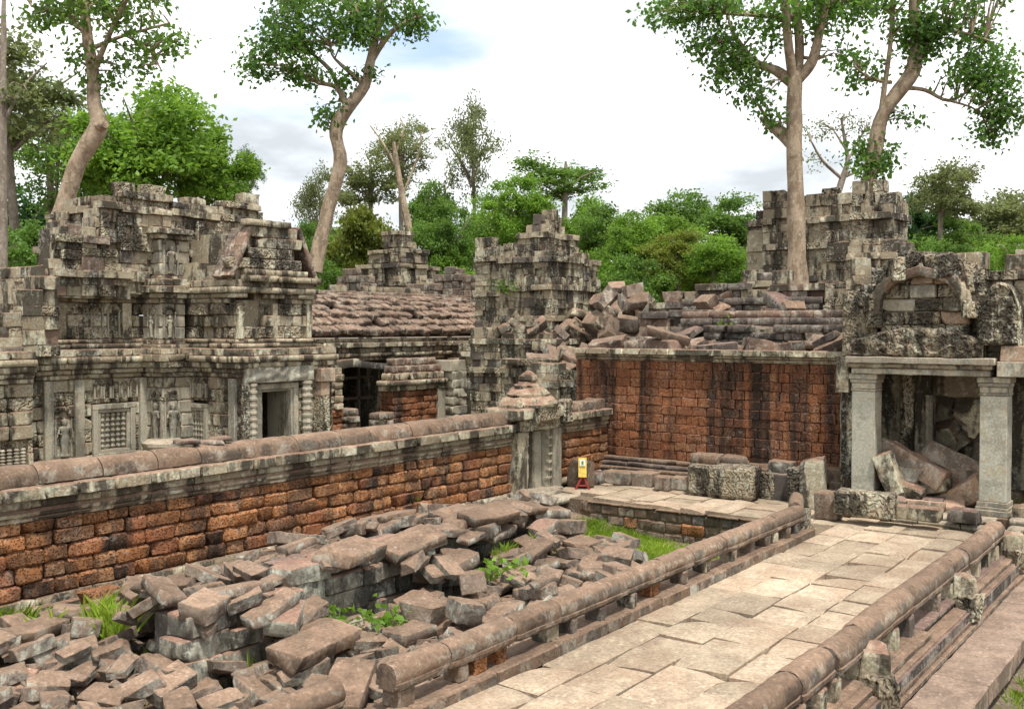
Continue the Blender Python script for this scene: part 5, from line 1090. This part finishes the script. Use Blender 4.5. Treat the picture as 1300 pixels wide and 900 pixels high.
hr = Heap(24.2, 30, 7.6, 15.2, lambda x, y: 3.3 if x < 26 else 3.3 + (x - 26) * .42 if y < 13.6 else 3.3 + max(0, x - 27) * .2)
for k in range(60):
    x, y = 24.4 + 4.6 * rng.random() ** 1.3, rng.uniform(7.9, 15)
    L = rng.uniform(.5, 1.1); lib = rng.choice(('slab', 'block', 'slab', 'chunk')); mat = rng.choice(('roof_stone', 'roof_stone', 'red_stone', 'dark_stone', 'grey_stone'))
    stone_thing(hr.drop('stone_block', lib, mat, x, y, (L, L * .6, rng.uniform(.18, .36)), R(90) + rng.uniform(-.7, .7), extra=(R(rng.uniform(-10, 10)), R(rng.uniform(-10, 10)))), look(lib, mat, L) + ' on the collapsed roof above the red wall, ' + ('left' if y > 12.7 else 'middle' if y > 10.2 else 'right') + (' front' if x < 25.8 else ' back'), 'stones on the collapsed roof')
# the pile of toppled square blocks
cone = lambda x, y: 5.05 - math.hypot((x - 31.6) * .75, (y - 18.5) * (.48 if y < 18.5 else 1.2)) + .3 * noise.noise(Vector((x, y, 0)))
hc = Heap(28, 33.5, 13.8, 19.8, lambda x, y: max(2.4, cone(x, y) - .35)); bmn = MB(); g = 22
vs = [(28 + 5.5 * i / g, 13.8 + 6 * j / g, max(2.3, cone(28 + 5.5 * i / g, 13.8 + 6 * j / g) - .45)) for i in range(g + 1) for j in range(g + 1)]
bmn.add(vs, [(i * (g + 1) + j, (i + 1) * (g + 1) + j, (i + 1) * (g + 1) + j + 1, i * (g + 1) + j + 1) for i in range(g) for j in range(g)])
tag(bmn.build('rubble_mound', 'rubble_stone'), kind='structure')
for k in range(75):
    x, y = rng.uniform(28.3, 32.2), rng.uniform(14.2, 19.2)
    if cone(x, y) < 3.5 or y < 15.2: continue
    L = rng.uniform(.6, 1.0); lib = rng.choice(('block', 'block', 'slab')); mat = rng.choice(('roof_stone', 'grey_stone', 'rubble_stone', 'tan_rock', 'rubble_stone', 'rubble_stone'))
    stone_thing(hc.drop('stone_block', lib, mat, x, y, (L, rng.uniform(.45, .65), rng.uniform(.32, .5)), rng.uniform(0, 3), tmax=50, extra=(R(rng.uniform(-22, 22)), R(rng.uniform(-22, 22))), sink=.6), look(lib, mat, L) + ' toppled in the steep pile by the middle tower, ' + ('upper' if cone(x, y) > 4.6 else 'lower') + (' left' if y > 17.3 else ' right'), 'blocks in the steep pile')
# ------------------------------------------------------------------ vegetation
rv = random.Random(5)
def leaf_quads(cs, size, droop=.3, asp=.55):
    """cs: (n,3) leaf positions -> vertices, faces of kite shaped leaves"""
    n = len(cs); r = np.random.default_rng(rv.randrange(10 ** 6))
    d = r.normal(size=(n, 3)); d[:, 2] = d[:, 2] * .6 - droop; d /= np.linalg.norm(d, axis=1)[:, None]
    u = r.normal(size=(n, 3)); u -= (u * d).sum(1)[:, None] * d; u /= np.linalg.norm(u, axis=1)[:, None]
    s = size * r.uniform(.65, 1.3, (n, 1)); nrm = np.cross(d, u)
    a = cs; b = cs + d * s * .5 + u * s * asp * .5 + nrm * s * .1; c = cs + d * s; e = cs + d * s * .5 - u * s * asp * .5 + nrm * s * .1
    V = np.stack([a, b, c, e], 1).reshape(-1, 3); return V, np.arange(4 * n).reshape(-1, 4)
def np_mesh(name, V, Fq, mat):
    me = bpy.data.meshes.new(name); me.vertices.add(len(V)); me.vertices.foreach_set('co', V.astype(np.float32).ravel())
    k = Fq.shape[1]; me.loops.add(Fq.size); me.loops.foreach_set('vertex_index', Fq.astype(np.int32).ravel())
    me.polygons.add(len(Fq)); me.polygons.foreach_set('loop_start', np.arange(0, Fq.size, k, dtype=np.int32)); me.materials.append(MAT[mat]); me.update(); me.validate(); return me
def crown_np(seed, lobes, leaves, leaf, flat_=.85, gap=.0, droop=.25):
    r = np.random.default_rng(seed); P = []
    L = []
    for _ in range(lobes):
        v = r.normal(size=3); v /= np.linalg.norm(v); q = v * r.uniform(.25, .78); q[2] = q[2] * flat_; L.append((q, r.uniform(.20, .42)))
    for q, rad in L:
        subs = 9
        for _ in range(subs):
            v = r.normal(size=3); v /= np.linalg.norm(v); v[2] = abs(v[2]) * .8 + v[2] * .2; c = q + v * rad * r.uniform(.55, 1.)
            m = max(4, int(leaves / lobes / subs)); P.append(c + r.normal(size=(m, 3)) * np.array([.075, .075, .05]) * (rad / .3))
    P = np.concatenate(P); return leaf_quads(P, leaf, droop)
CROWN = {'dense': crown_np(1, 34, 15000, .075), 'round': crown_np(2, 40, 15000, .07, 1.), 'loose': crown_np(3, 17, 6500, .07), 'feather': crown_np(4, 26, 7500, .055, 1.1), 'weep': crown_np(6, 26, 14000, .085, 1., droop=1.2), 'wide': crown_np(9, 30, 12000, .07, .6)}
_cm = {}
def crown_mesh(kind, mat):
    if (kind, mat) not in _cm: V, Fq = CROWN[kind]; _cm[(kind, mat)] = np_mesh('crown', V, Fq, mat)
    return _cm[(kind, mat)]
def trunk_mesh(T, pts, rad, mat, name='trunk', n=9):
    return MB_build(T, pts, rad, mat, name, n)
def MB_build(T, pts, rad, mat, name, n):
    P = [Vector(p) for p in pts]; Q = []; Rr = []
    for k in range(len(P) - 1):
        m = 4
        for i in range(m):
            t = i / m; p0 = P[max(k - 1, 0)]; p1, p2 = P[k], P[k + 1]; p3 = P[min(k + 2, len(P) - 1)]
            Q.append(.5 * ((2 * p1) + (p2 - p0) * t + (2 * p0 - 5 * p1 + 4 * p2 - p3) * t * t + (3 * p1 - p0 - 3 * p2 + p3) * t ** 3)); Rr.append(rad[k] * (1 - t) + rad[k + 1] * t)
    Q.append(P[-1]); Rr.append(rad[-1]); return MB().tube(Q, Rr, n, .28).build(name, mat, T, smooth=60)
def tree(name, label, px, ptop, pbot, wpx, d, kind, mat, bark='bark_grey', group='trees behind the temple', trunk=True, rise=0):
    k = d / 1300; c = at(px, (ptop + pbot) / 2, d); rad_h = (pbot - ptop) / 2 * k * 1.12; rad_w = wpx / 2 * k * 1.12
    T = thing(name, label, 'tree', (c.x, c.y, -.1), group)
    o = bpy.data.objects.new('crown', crown_mesh(kind, mat)); o.location = (0, 0, c.z + .1); o.scale = (rad_w, rad_w, rad_h); o.rotation_euler = (0, 0, rv.uniform(0, 6.28)); link(o, T)
    if trunk:
        r = max(.12, rad_w * .055); h = c.z
        MB_build(T, [(c.x, c.y, -.3), (c.x + rv.uniform(-.3, .3), c.y + rv.uniform(-.3, .3), h * .5), (c.x + rv.uniform(-.4, .4), c.y, h), (c.x, c.y, h + rad_h * .6)], [r * 1.3, r, r * .8, r * .3], bark, 'trunk', 8)
        for q in range(6):
            a = rv.uniform(0, 6.28); e = Vector((c.x + math.cos(a) * rad_w * .7, c.y + math.sin(a) * rad_w * .7, h + rad_h * rv.uniform(-.2, .7))); s = Vector((c.x, c.y, h - rad_h * rv.uniform(.1, .6)))
            MB_build(T, [s, (s + e) / 2 + Vector((0, 0, rad_h * .05)), e], [r * .5, r * .3, r * .08], bark, 'limb', 6)
    return T
TREES = [
 ('broadleaf_tree', 'tall loose olive tree at the left edge', 18, 30, 250, 210, 50, 'loose', 'leaf_olive'),
 ('broadleaf_tree', 'second loose tree behind the left edge, lower and greener', 70, 120, 300, 160, 58, 'feather', 'leaf_mid'),
 ('broadleaf_tree', 'dark bushy tree below the tall olive tree at the left edge', 20, 230, 400, 190, 62, 'dense', 'leaf_dark'),
 ('broadleaf_tree', 'bright green bush tree left of the gate tower', 45, 285, 440, 130, 46, 'round', 'leaf_mid'),
 ('broadleaf_tree', 'large bright green tree behind the gate tower', 190, 105, 290, 200, 50, 'dense', 'leaf_bright'),
 ('broadleaf_tree', 'bright green tree right behind the gate tower roof', 262, 165, 290, 130, 54, 'round', 'leaf_bright'),
 ('broadleaf_tree', 'mid green tree left behind the gate tower trunk', 135, 150, 300, 120, 56, 'round', 'leaf_mid'),
 ('broadleaf_tree', 'dark thin tree peeping out right of the gate tower', 318, 190, 260, 40, 70, 'feather', 'leaf_dark'),
 ('broadleaf_tree', 'sparse grey green tree right of the leaning pale trunk', 402, 215, 330, 70, 66, 'feather', 'leaf_olive'),
 ('broadleaf_tree', 'small green tree beside the foot of the leaning pale trunk', 390, 285, 370, 60, 58, 'round', 'leaf_mid'),
 ('weeping_tree', 'yellow green drooping tree left of the small far tower', 455, 262, 380, 105, 60, 'weep', 'leaf_yellow'),
 ('broadleaf_tree', 'olive tree above the drooping yellow tree', 470, 190, 290, 110, 70, 'loose', 'leaf_olive'),
 ('broadleaf_tree', 'thin topped olive tree with pale trunk behind the gallery', 512, 155, 250, 110, 64, 'feather', 'leaf_olive'),
 ('broadleaf_tree', 'tall upright olive tree left of the middle tower', 598, 128, 280, 85, 72, 'feather', 'leaf_olive'),
 ('broadleaf_tree', 'round deep green tree behind the gallery roof', 570, 258, 365, 92, 56, 'round', 'leaf_mid'),
 ('broadleaf_tree', 'deep green tree between the tall olive tree and the middle tower', 545, 230, 340, 80, 74, 'dense', 'leaf_mid'),
 ('broadleaf_tree', 'bright green tree directly behind the middle tower', 655, 225, 330, 100, 62, 'round', 'leaf_bright'),
 ('broadleaf_tree', 'spreading tree with thin crown above the middle tower', 718, 192, 270, 140, 74, 'loose', 'leaf_mid'),
 ('broadleaf_tree', 'green tree just right of the middle tower', 765, 262, 345, 95, 66, 'round', 'leaf_mid'),
 ('broadleaf_tree', 'bright green tree above the steep pile of blocks', 800, 268, 350, 80, 60, 'dense', 'leaf_bright'),
 ('broadleaf_tree', 'dark green domed tree above the collapsed roof', 858, 245, 335, 100, 76, 'dense', 'leaf_mid'),
 ('broadleaf_tree', 'yellowish tree below the dark domed tree', 862, 295, 370, 90, 58, 'round', 'leaf_yellow'),
 ('broadleaf_tree', 'light green tree left of the right tower', 925, 252, 345, 100, 70, 'round', 'leaf_mid'),
 ('broadleaf_tree', 'bright low tree touching the left side of the right tower', 905, 300, 370, 80, 56, 'dense', 'leaf_bright'),
 ('broadleaf_tree', 'grey green open tree right of the right tower', 1195, 190, 310, 115, 78, 'loose', 'leaf_olive'),
 ('broadleaf_tree', 'hazy round tree at the right edge', 1262, 245, 345, 125, 95, 'dense', 'leaf_olive'),
 ('broadleaf_tree', 'low dark tree behind the right tower shoulder', 1160, 245, 340, 80, 84, 'round', 'leaf_dark'),
 ('broadleaf_tree', 'small bright tree at the right edge behind the ragged wall', 1292, 300, 360, 50, 48, 'round', 'leaf_bright'),
 ('broadleaf_tree', 'broad bright tree filling the gap right of the steep pile', 835, 275, 365, 110, 64, 'dense', 'leaf_bright'),
 ('broadleaf_tree', 'light green tree behind the right side of the middle tower', 740, 250, 350, 90, 70, 'dense', 'leaf_bright'),
 ('broadleaf_tree', 'bright tree between the small far tower and the middle tower', 620, 255, 360, 80, 68, 'dense', 'leaf_bright'),
 ('broadleaf_tree', 'mid green tree left of the small far tower, lowest', 425, 300, 390, 80, 62, 'round', 'leaf_bright'),
 ('broadleaf_tree', 'soft green tree below the open tree at the right', 1215, 280, 360, 110, 80, 'round', 'leaf_mid'),
]
for q in TREES: tree(*q)
for k in range(15):                                     # the wood closing the view
    px = -60 + 100 * k; tree('far_tree', ['dark far tree in the wood closing the view', 'green far tree in the wood closing the view'][k % 2], px + rv.uniform(-20, 20), 305 + rv.uniform(-20, 15), 425, 150, 96 + rv.uniform(-6, 8), 'dense' if k % 2 else 'round', ('leaf_dark', 'leaf_mid')[k % 2], group=('dark far wood', 'green far wood')[k % 2], trunk=False)
BUSH = [(570, 340), (640, 335), (700, 330), (760, 335), (805, 345), (850, 345), (895, 345), (940, 340), (985, 335), (1150, 320), (1200, 325), (1245, 330), (1290, 330), (400, 345), (350, 335), (40, 330), (-5, 340), (85, 320)]
BL = ['just right of the small far tower', 'left of the middle tower', 'behind the middle tower', 'right of the middle tower', 'behind the steep pile', 'right of the steep pile', 'behind the collapsed roof', 'touching the left of the right tower', 'behind the straight pale trunk', 'behind the leaning tree on the right tower', 'right of the right tower', 'left of the right edge', 'at the right edge', 'beside the slender leaning tree', 'behind the right shoulder of the gate tower', 'behind the left shoulder of the gate tower', 'at the left edge', 'at the root of the tall tree behind the gate tower']
for k, (px, pt) in enumerate(BUSH): tree('understorey_bush', 'low green undergrowth bush ' + BL[k], px, pt - 18, 425, 95, 55 + (k * 7) % 9, ('round', 'dense')[k % 2], ('leaf_bright', 'leaf_mid', 'leaf_bright')[k % 3], group='undergrowth behind the ruins', trunk=False)
# tall pale-barked trees growing on the ruins
def px_pts(L, d, dd=0.): return [at(x, y, d + dd * i) for i, (x, y, r) in enumerate(L)], [.86 * r * d / 1300 for (x, y, r) in L]
def hero(label, d, trunk, limbs, clumps, mat='leaf_hero', leaf=.2, bark='bark_pale', per=26, name='strangler_fig'):
    P, Rd = px_pts(trunk, d); T = thing(name, label, 'tree', P[0], 'tall trees growing on the ruins')
    trk = MB_build(T, P, Rd, bark, 'trunk', 14); sk = list(P)
    for L in limbs:
        dd = rv.uniform(-.5, .5); p, r = px_pts(L, d, dd); p[0] = at(L[0][0], L[0][1], d); MB_build(trk, p, r, bark, 'branch', 8)
        for a, b in zip(p[:-1], p[1:]): sk += [a.lerp(b, t) for t in (.33, .66, 1.)]
    C = []
    for (cx, cy, rx, ry, n) in clumps:
        n = max(3, int(n * .85))
        for _ in range(n):
            a = rv.uniform(0, 6.28); q = math.sqrt(rv.random()); C.append(at(cx + math.cos(a) * rx * q, cy + math.sin(a) * ry * q, d + rv.uniform(-1, 1) * rx * d / 1300 * .7))
    tw = MB(); pos = []; r = np.random.default_rng(rv.randrange(10 ** 6))
    sk = sk[2:]
    for c in C:
        s = min(sk, key=lambda p: (p - c).length + max(0, p.z - c.z) * .5); m = (s + c) / 2 + Vector((rv.uniform(-.15, .15), rv.uniform(-.15, .15), .12 * (c - s).length))
        tw.tube([s, m, c], [.035, .022, .008], 5)
        for t in (.55, 1.):
            cc = m.lerp(c, (t - .5) * 2) if t < 1 else c
            pos.append(np.array(cc) + r.normal(size=(per if t == 1 else per // 4, 3)) * np.array([.27, .27, .20]))
    if C:
        tw.build('twigs', bark, T, kind='stuff'); V, Fq = leaf_quads(np.concatenate(pos), leaf, .75, .62); off = np.array(T.location)
        link(bpy.data.objects.new('crown', np_mesh('crown', V - off, Fq, mat)), T)
    return T
hero('tall pale tree rising from behind the left side of the gate tower', 31.5, [(66, 310, 14), (84, 250, 13), (104, 198, 12.5), (124, 163, 12.5), (119, 130, 9.5), (117, 90, 9), (112, 50, 8), (108, 10, 7), (112, -70, 5.5)],
     [[(117, 95, 5), (140, 42, 4), (160, 0, 3), (175, -40, 2)], [(113, 50, 5), (88, 22, 4), (40, 8, 2)], [(115, 62, 4), (160, 45, 2.5), (215, 30, 1.5)], [(160, 45, 2.5), (190, 65, 1.5), (205, 90, 1)], [(124, 163, 9), (134, 158, 6)], [(110, 20, 5), (70, -20, 3), (40, -40, 2)]],
     [(70, 12, 45, 22, 20), (150, 15, 60, 25, 34), (118, 105, 18, 10, 8), (105, 65, 16, 14, 9), (190, 60, 38, 22, 17), (225, 45, 18, 12, 7), (165, 95, 20, 14, 6), (110, -30, 110, 30, 40)], 'leaf_mid', leaf=.19, per=22)
hero('slender leaning pale tree between the gate tower and the gallery', 40, [(400, 345, 11.5), (410, 295, 10.5), (424, 240, 10), (432, 205, 10), (427, 165, 9.5), (441, 138, 9), (463, 108, 8), (474, 60, 6), (484, 10, 5), (480, -50, 4)],
     [[(441, 138, 5), (428, 112, 4), (404, 106, 3)], [(432, 118, 4), (418, 88, 3.5), (390, 60, 2.5), (375, 15, 2)], [(470, 80, 5), (496, 42, 4), (530, 22, 2)], [(476, 50, 4), (450, 10, 3), (430, -30, 2)], [(463, 108, 5), (425, 75, 2), (420, 60, 1.5)]],
     [(328, 85, 22, 16, 16), (345, 55, 30, 22, 22), (390, 92, 26, 14, 16), (412, 145, 15, 13, 9), (440, 104, 14, 14, 8), (470, 92, 8, 8, 4), (400, 30, 70, 34, 70), (480, 25, 55, 26, 46), (530, 32, 18, 16, 12), (430, -25, 110, 30, 60)], 'leaf_hero', leaf=.21)
hero('straight pale tree growing in front of the right tower', 30.4, [(1013, 392, 22), (1012, 352, 16), (1011, 300, 13), (1009, 230, 12), (1008, 165, 11.5), (1009, 105, 11.5), (1011, 92, 9)],
     [[(1012, 345, 11), (1001, 372, 7), (990, 396, 4)], [(1013, 345, 11), (1027, 372, 7), (1040, 394, 4)], [(1006, 185, 9), (990, 168, 10), (976, 158, 6), (966, 150, 3)], [(1005, 105, 8), (985, 90, 7), (958, 78, 5), (935, 50, 4), (926, 28, 3)], [(1006, 100, 8), (1001, 60, 7), (998, 10, 6), (996, -60, 5)], [(1012, 98, 8), (1015, 60, 7), (1011, 10, 6.5), (1010, -60, 5)], [(1014, 100, 9), (1030, 80, 7.5), (1040, 45, 6), (1050, 0, 5), (1060, -40, 4)], [(1008, 25, 4), (975, 20, 4), (930, 18, 3), (890, 15, 2)], [(998, 70, 4), (1040, 75, 2), (1030, 60, 2)], [(1050, 5, 4), (1080, 0, 2), (1100, 5, 1.5)]],
     [(850, 15, 28, 16, 18), (905, 8, 34, 20, 26), (900, 50, 28, 18, 18), (930, 85, 34, 22, 26), (960, 112, 18, 14, 9), (985, 150, 14, 8, 5), (970, 35, 30, 26, 20), (1040, 15, 36, 26, 24), (1085, 15, 26, 18, 14), (1065, 65, 16, 12, 4), (1000, -25, 150, 30, 70)], 'leaf_hero', leaf=.18)
hero('leaning pale tree on top of the right tower with drooping crown', 33.5, [(1098, 262, 11.5), (1108, 205, 11), (1118, 155, 11), (1138, 120, 11), (1158, 92, 11), (1163, 60, 9), (1160, 10, 7), (1158, -50, 5)],
     [[(1116, 165, 5), (1123, 110, 4), (1131, 50, 3.5), (1137, -40, 3)], [(1150, 112, 3.5), (1175, 115, 3), (1205, 128, 2.5), (1235, 112, 1.5)], [(1205, 128, 2), (1240, 140, 1.5), (1255, 165, 1)], [(1163, 70, 4), (1200, 40, 3), (1250, 50, 2)], [(1130, 105, 3), (1105, 100, 2), (1085, 85, 1.5)], [(1108, 205, 3), (1095, 195, 2), (1085, 190, 1.5)]],
     [(1163, 45, 22, 32, 44), (1215, 30, 40, 34, 34), (1250, 80, 36, 30, 34), (1262, 130, 28, 26, 24), (1255, 170, 16, 12, 9), (1285, 140, 14, 24, 10), (1215, 100, 26, 20, 10), (1090, 85, 26, 18, 11), (1078, 103, 10, 8, 4), (1120, 20, 20, 20, 8), (1108, 215, 22, 14, 14), (1090, 190, 12, 12, 7), (1125, 200, 12, 16, 7), (1150, 150, 14, 8, 3), (1200, -25, 100, 30, 50)], 'leaf_hero', leaf=.19)
hero('small half bare tree behind the trunk of the straight pale tree', 48, [(1058, 262, 5.5), (1068, 232, 5), (1076, 205, 3.5), (1072, 175, 2.5), (1068, 150, 1.5)], [[(1070, 228, 3), (1045, 205, 2), (1030, 180, 1)], [(1076, 205, 2), (1092, 175, 1.5), (1105, 155, 1)], [(1074, 190, 2), (1058, 165, 1)], [(1072, 225, 2), (1095, 212, 1.5), (1110, 185, 1)]],
     [(1040, 165, 18, 14, 12), (1075, 155, 26, 12, 14), (1100, 170, 14, 14, 8), (1035, 205, 10, 12, 5)], 'leaf_olive', leaf=.14, per=16, bark='bark_grey', name='half_bare_tree')
hero('pale forked trunk of a tree behind the gallery roof', 60, [(530, 335, 6), (520, 295, 6), (512, 255, 5), (505, 215, 4), (500, 180, 2.5)], [[(505, 215, 2), (485, 180, 1.5), (470, 160, 1)], [(512, 245, 2), (530, 200, 1.5), (535, 165, 1)], [(502, 195, 2), (512, 165, 1), (508, 150, .7)]], [(490, 168, 30, 14, 8), (525, 175, 20, 14, 6)], 'leaf_olive', leaf=.2, per=12, name='half_bare_tree')
hero('straight pale trunk standing at the left edge of the picture', 40, [(4, 460, 9), (3, 330, 8), (2, 200, 7.5), (4, 80, 5), (5, 0, 3)], [[(2, 160, 3), (30, 110, 2), (60, 80, 1)]], [(20, 100, 30, 30, 10)], 'leaf_olive', leaf=.2, per=20, bark='bark_grey', name='slim_tree')
# grass
def grass(name, label, spots, h, n_per, mat='grass_blade'):
    r = np.random.default_rng(rv.randrange(10 ** 6)); V = []
    for (x, y, z, rx, ry, n, hh) in spots:
        a = r.uniform(0, 6.28, n); q = np.sqrt(r.uniform(0, 1, n)); P = np.c_[x + np.cos(a) * rx * q, y + np.sin(a) * ry * q, np.full(n, z)]
        if z is None or np.isnan(np.array(z, float)): P[:, 2] = [(hp.h(p[0], p[1]) if hp.h(p[0], p[1]) - ground_h(p[0], p[1]) < .48 else ground_h(p[0], p[1])) - .02 for p in P]
        t = r.uniform(0, 6.28, n); w = np.c_[np.cos(t), np.sin(t), np.zeros(n)] * .013; l = r.normal(size=(n, 3)) * .35; l[:, 2] = 1; H = (hh * r.uniform(.5, 1.3, n))[:, None]
        V.append(np.stack([P - w, P + w, P + w * .5 + l * H * .62, P + l * H * np.array([1.35, 1.35, 1]) ], 1).reshape(-1, 3))
    V = np.concatenate(V); Fq = np.arange(len(V)).reshape(-1, 4); o = bpy.data.objects.new(name, np_mesh(name, V, Fq, mat)); link(o); return tag(o, label, 'grass', kind='stuff')
G = []
for _ in range(420): x, y = rv.uniform(16.6, 20.35), rv.uniform(7.6, 12.6); G.append((x, y, ground_h(x, y) - .02, .35, .35, 90, .11))
grass('grass_lawn', 'bright green grass in the sunken corner beside the terrace', G, .1, 0)
nan = float('nan'); G = []
for (px, py, z, rx, n, hh) in ((205, 705, -.1, .5, 500, .16), (245, 690, -.1, .5, 500, .16), (265, 688, -.1, .4, 400, .16), (140, 700, -.1, .4, 250, .16), (60, 790, -.4, .5, 400, .18), (10, 830, -.5, .4, 350, .2), (140, 885, -.6, .25, 260, .3), (290, 885, -.6, .7, 700, .3), (240, 895, -.6, .5, 400, .3), (340, 860, -.5, .4, 300, .22), (215, 880, -.5, .35, 300, .24), (250, 865, -.45, .3, 260, .22), (190, 895, -.5, .3, 260, .26), (310, 870, -.4, .4, 300, .22), (60, 850, -.4, .3, 200, .2), (20, 780, -.3, .3, 200, .16), (100, 770, -.2, .3, 200, .16), (160, 760, -.1, .3, 160, .14), (430, 800, -.2, .3, 240, .14), (480, 790, -.2, .3, 240, .14), (520, 805, -.1, .2, 160, .14), (635, 735, 0, .25, 220, .16), (690, 720, 0, .3, 180, .12), (660, 700, 0, .4, 160, .1), (715, 700, 0, .4, 200, .12), (120, 820, -.3, .3, 200, .22), (130, 860, -.5, .2, 160, .3), (180, 720, 0, .3, 200, .16), (400, 655, 0, .4, 160, .12), (430, 645, 0, .4, 140, .12), (560, 630, 0, .4, 120, .1)):
    p = atz(px, py, z)
    if hp.x0 < p.x < hp.x1 and hp.y0 < p.y < hp.y1: G.append((p.x, p.y, nan, rx, rx, n, hh))
grass('grass_tufts', 'yellow green grass tufts growing between the fallen stones', G, .2, 0)
G = []
for _ in range(60): x = rv.uniform(11.5, 17); y = rv.uniform(.5, 2.45); G.append((x, y, -.82, .3, .3, 120, .13))
grass('grass_verge', 'green grass verge below the ledge at the bottom right', G, .1, 0)
# broad-leaved weeds
def weed(px, py, z, s, n, label, d=None, mat='leaf_bright'):
    p = at(px, py, d) if d else atz(px, py, z); T = thing('weed_plant', label, 'plant', p, 'weeds on the stones'); r = np.random.default_rng(rv.randrange(10 ** 6))
    P = r.normal(size=(n, 3)) * np.array([s, s, s * .4]) + np.array([0, 0, s * .8]); V, Fq = leaf_quads(P, .11 + s * .12, .0, .6); link(bpy.data.objects.new('leaves', np_mesh('leaves', V, Fq, mat)), T)
    mb = MB()
    for q in P[::max(1, n // 8)]: mb.tube([p, p + Vector(q)], [.01, .004], 4)
    mb.build('stems', mat, T)
for q in ((362, 664, .15, .2, 60, 'broad leaved green plant by the foot of the laterite wall'), (182, 715, .1, .2, 50, 'leafy weed on the near slope below the laterite wall'), (128, 800, -.1, .18, 40, 'leafy weed beside the orange laterite lump'), (635, 730, .3, .16, 50, 'yellow green weed among the stones before the stub wall'), (430, 795, .1, .2, 50, 'low bright weed at the foot of the stub wall'), (490, 795, .1, .16, 40, 'second low weed at the foot of the stub wall'), (400, 640, .2, .1, 16, 'thin weed sprouting on the laterite wall'), (518, 640, .3, .1, 20, 'small weed at the middle of the laterite wall'), (118, 740, 0, .2, 40, 'pale leaved weed near the wall at the left')): weed(*q)
for q in ((972, 424, .35, 90, 'green shrub on the collapsed roof above the red wall', 29), (930, 418, .22, 40, 'small yellowish weed on the collapsed roof', 29), (640, 372, .3, 60, 'green weed growing beside the middle tower', 37), (735, 462, .2, 40, 'small green weed among the toppled slabs', 31), (1255, 512, .4, 60, 'green leaves behind the inner doorway of the porch', 29)): weed(q[0], q[1], 0, q[2], q[3], q[4], q[5])
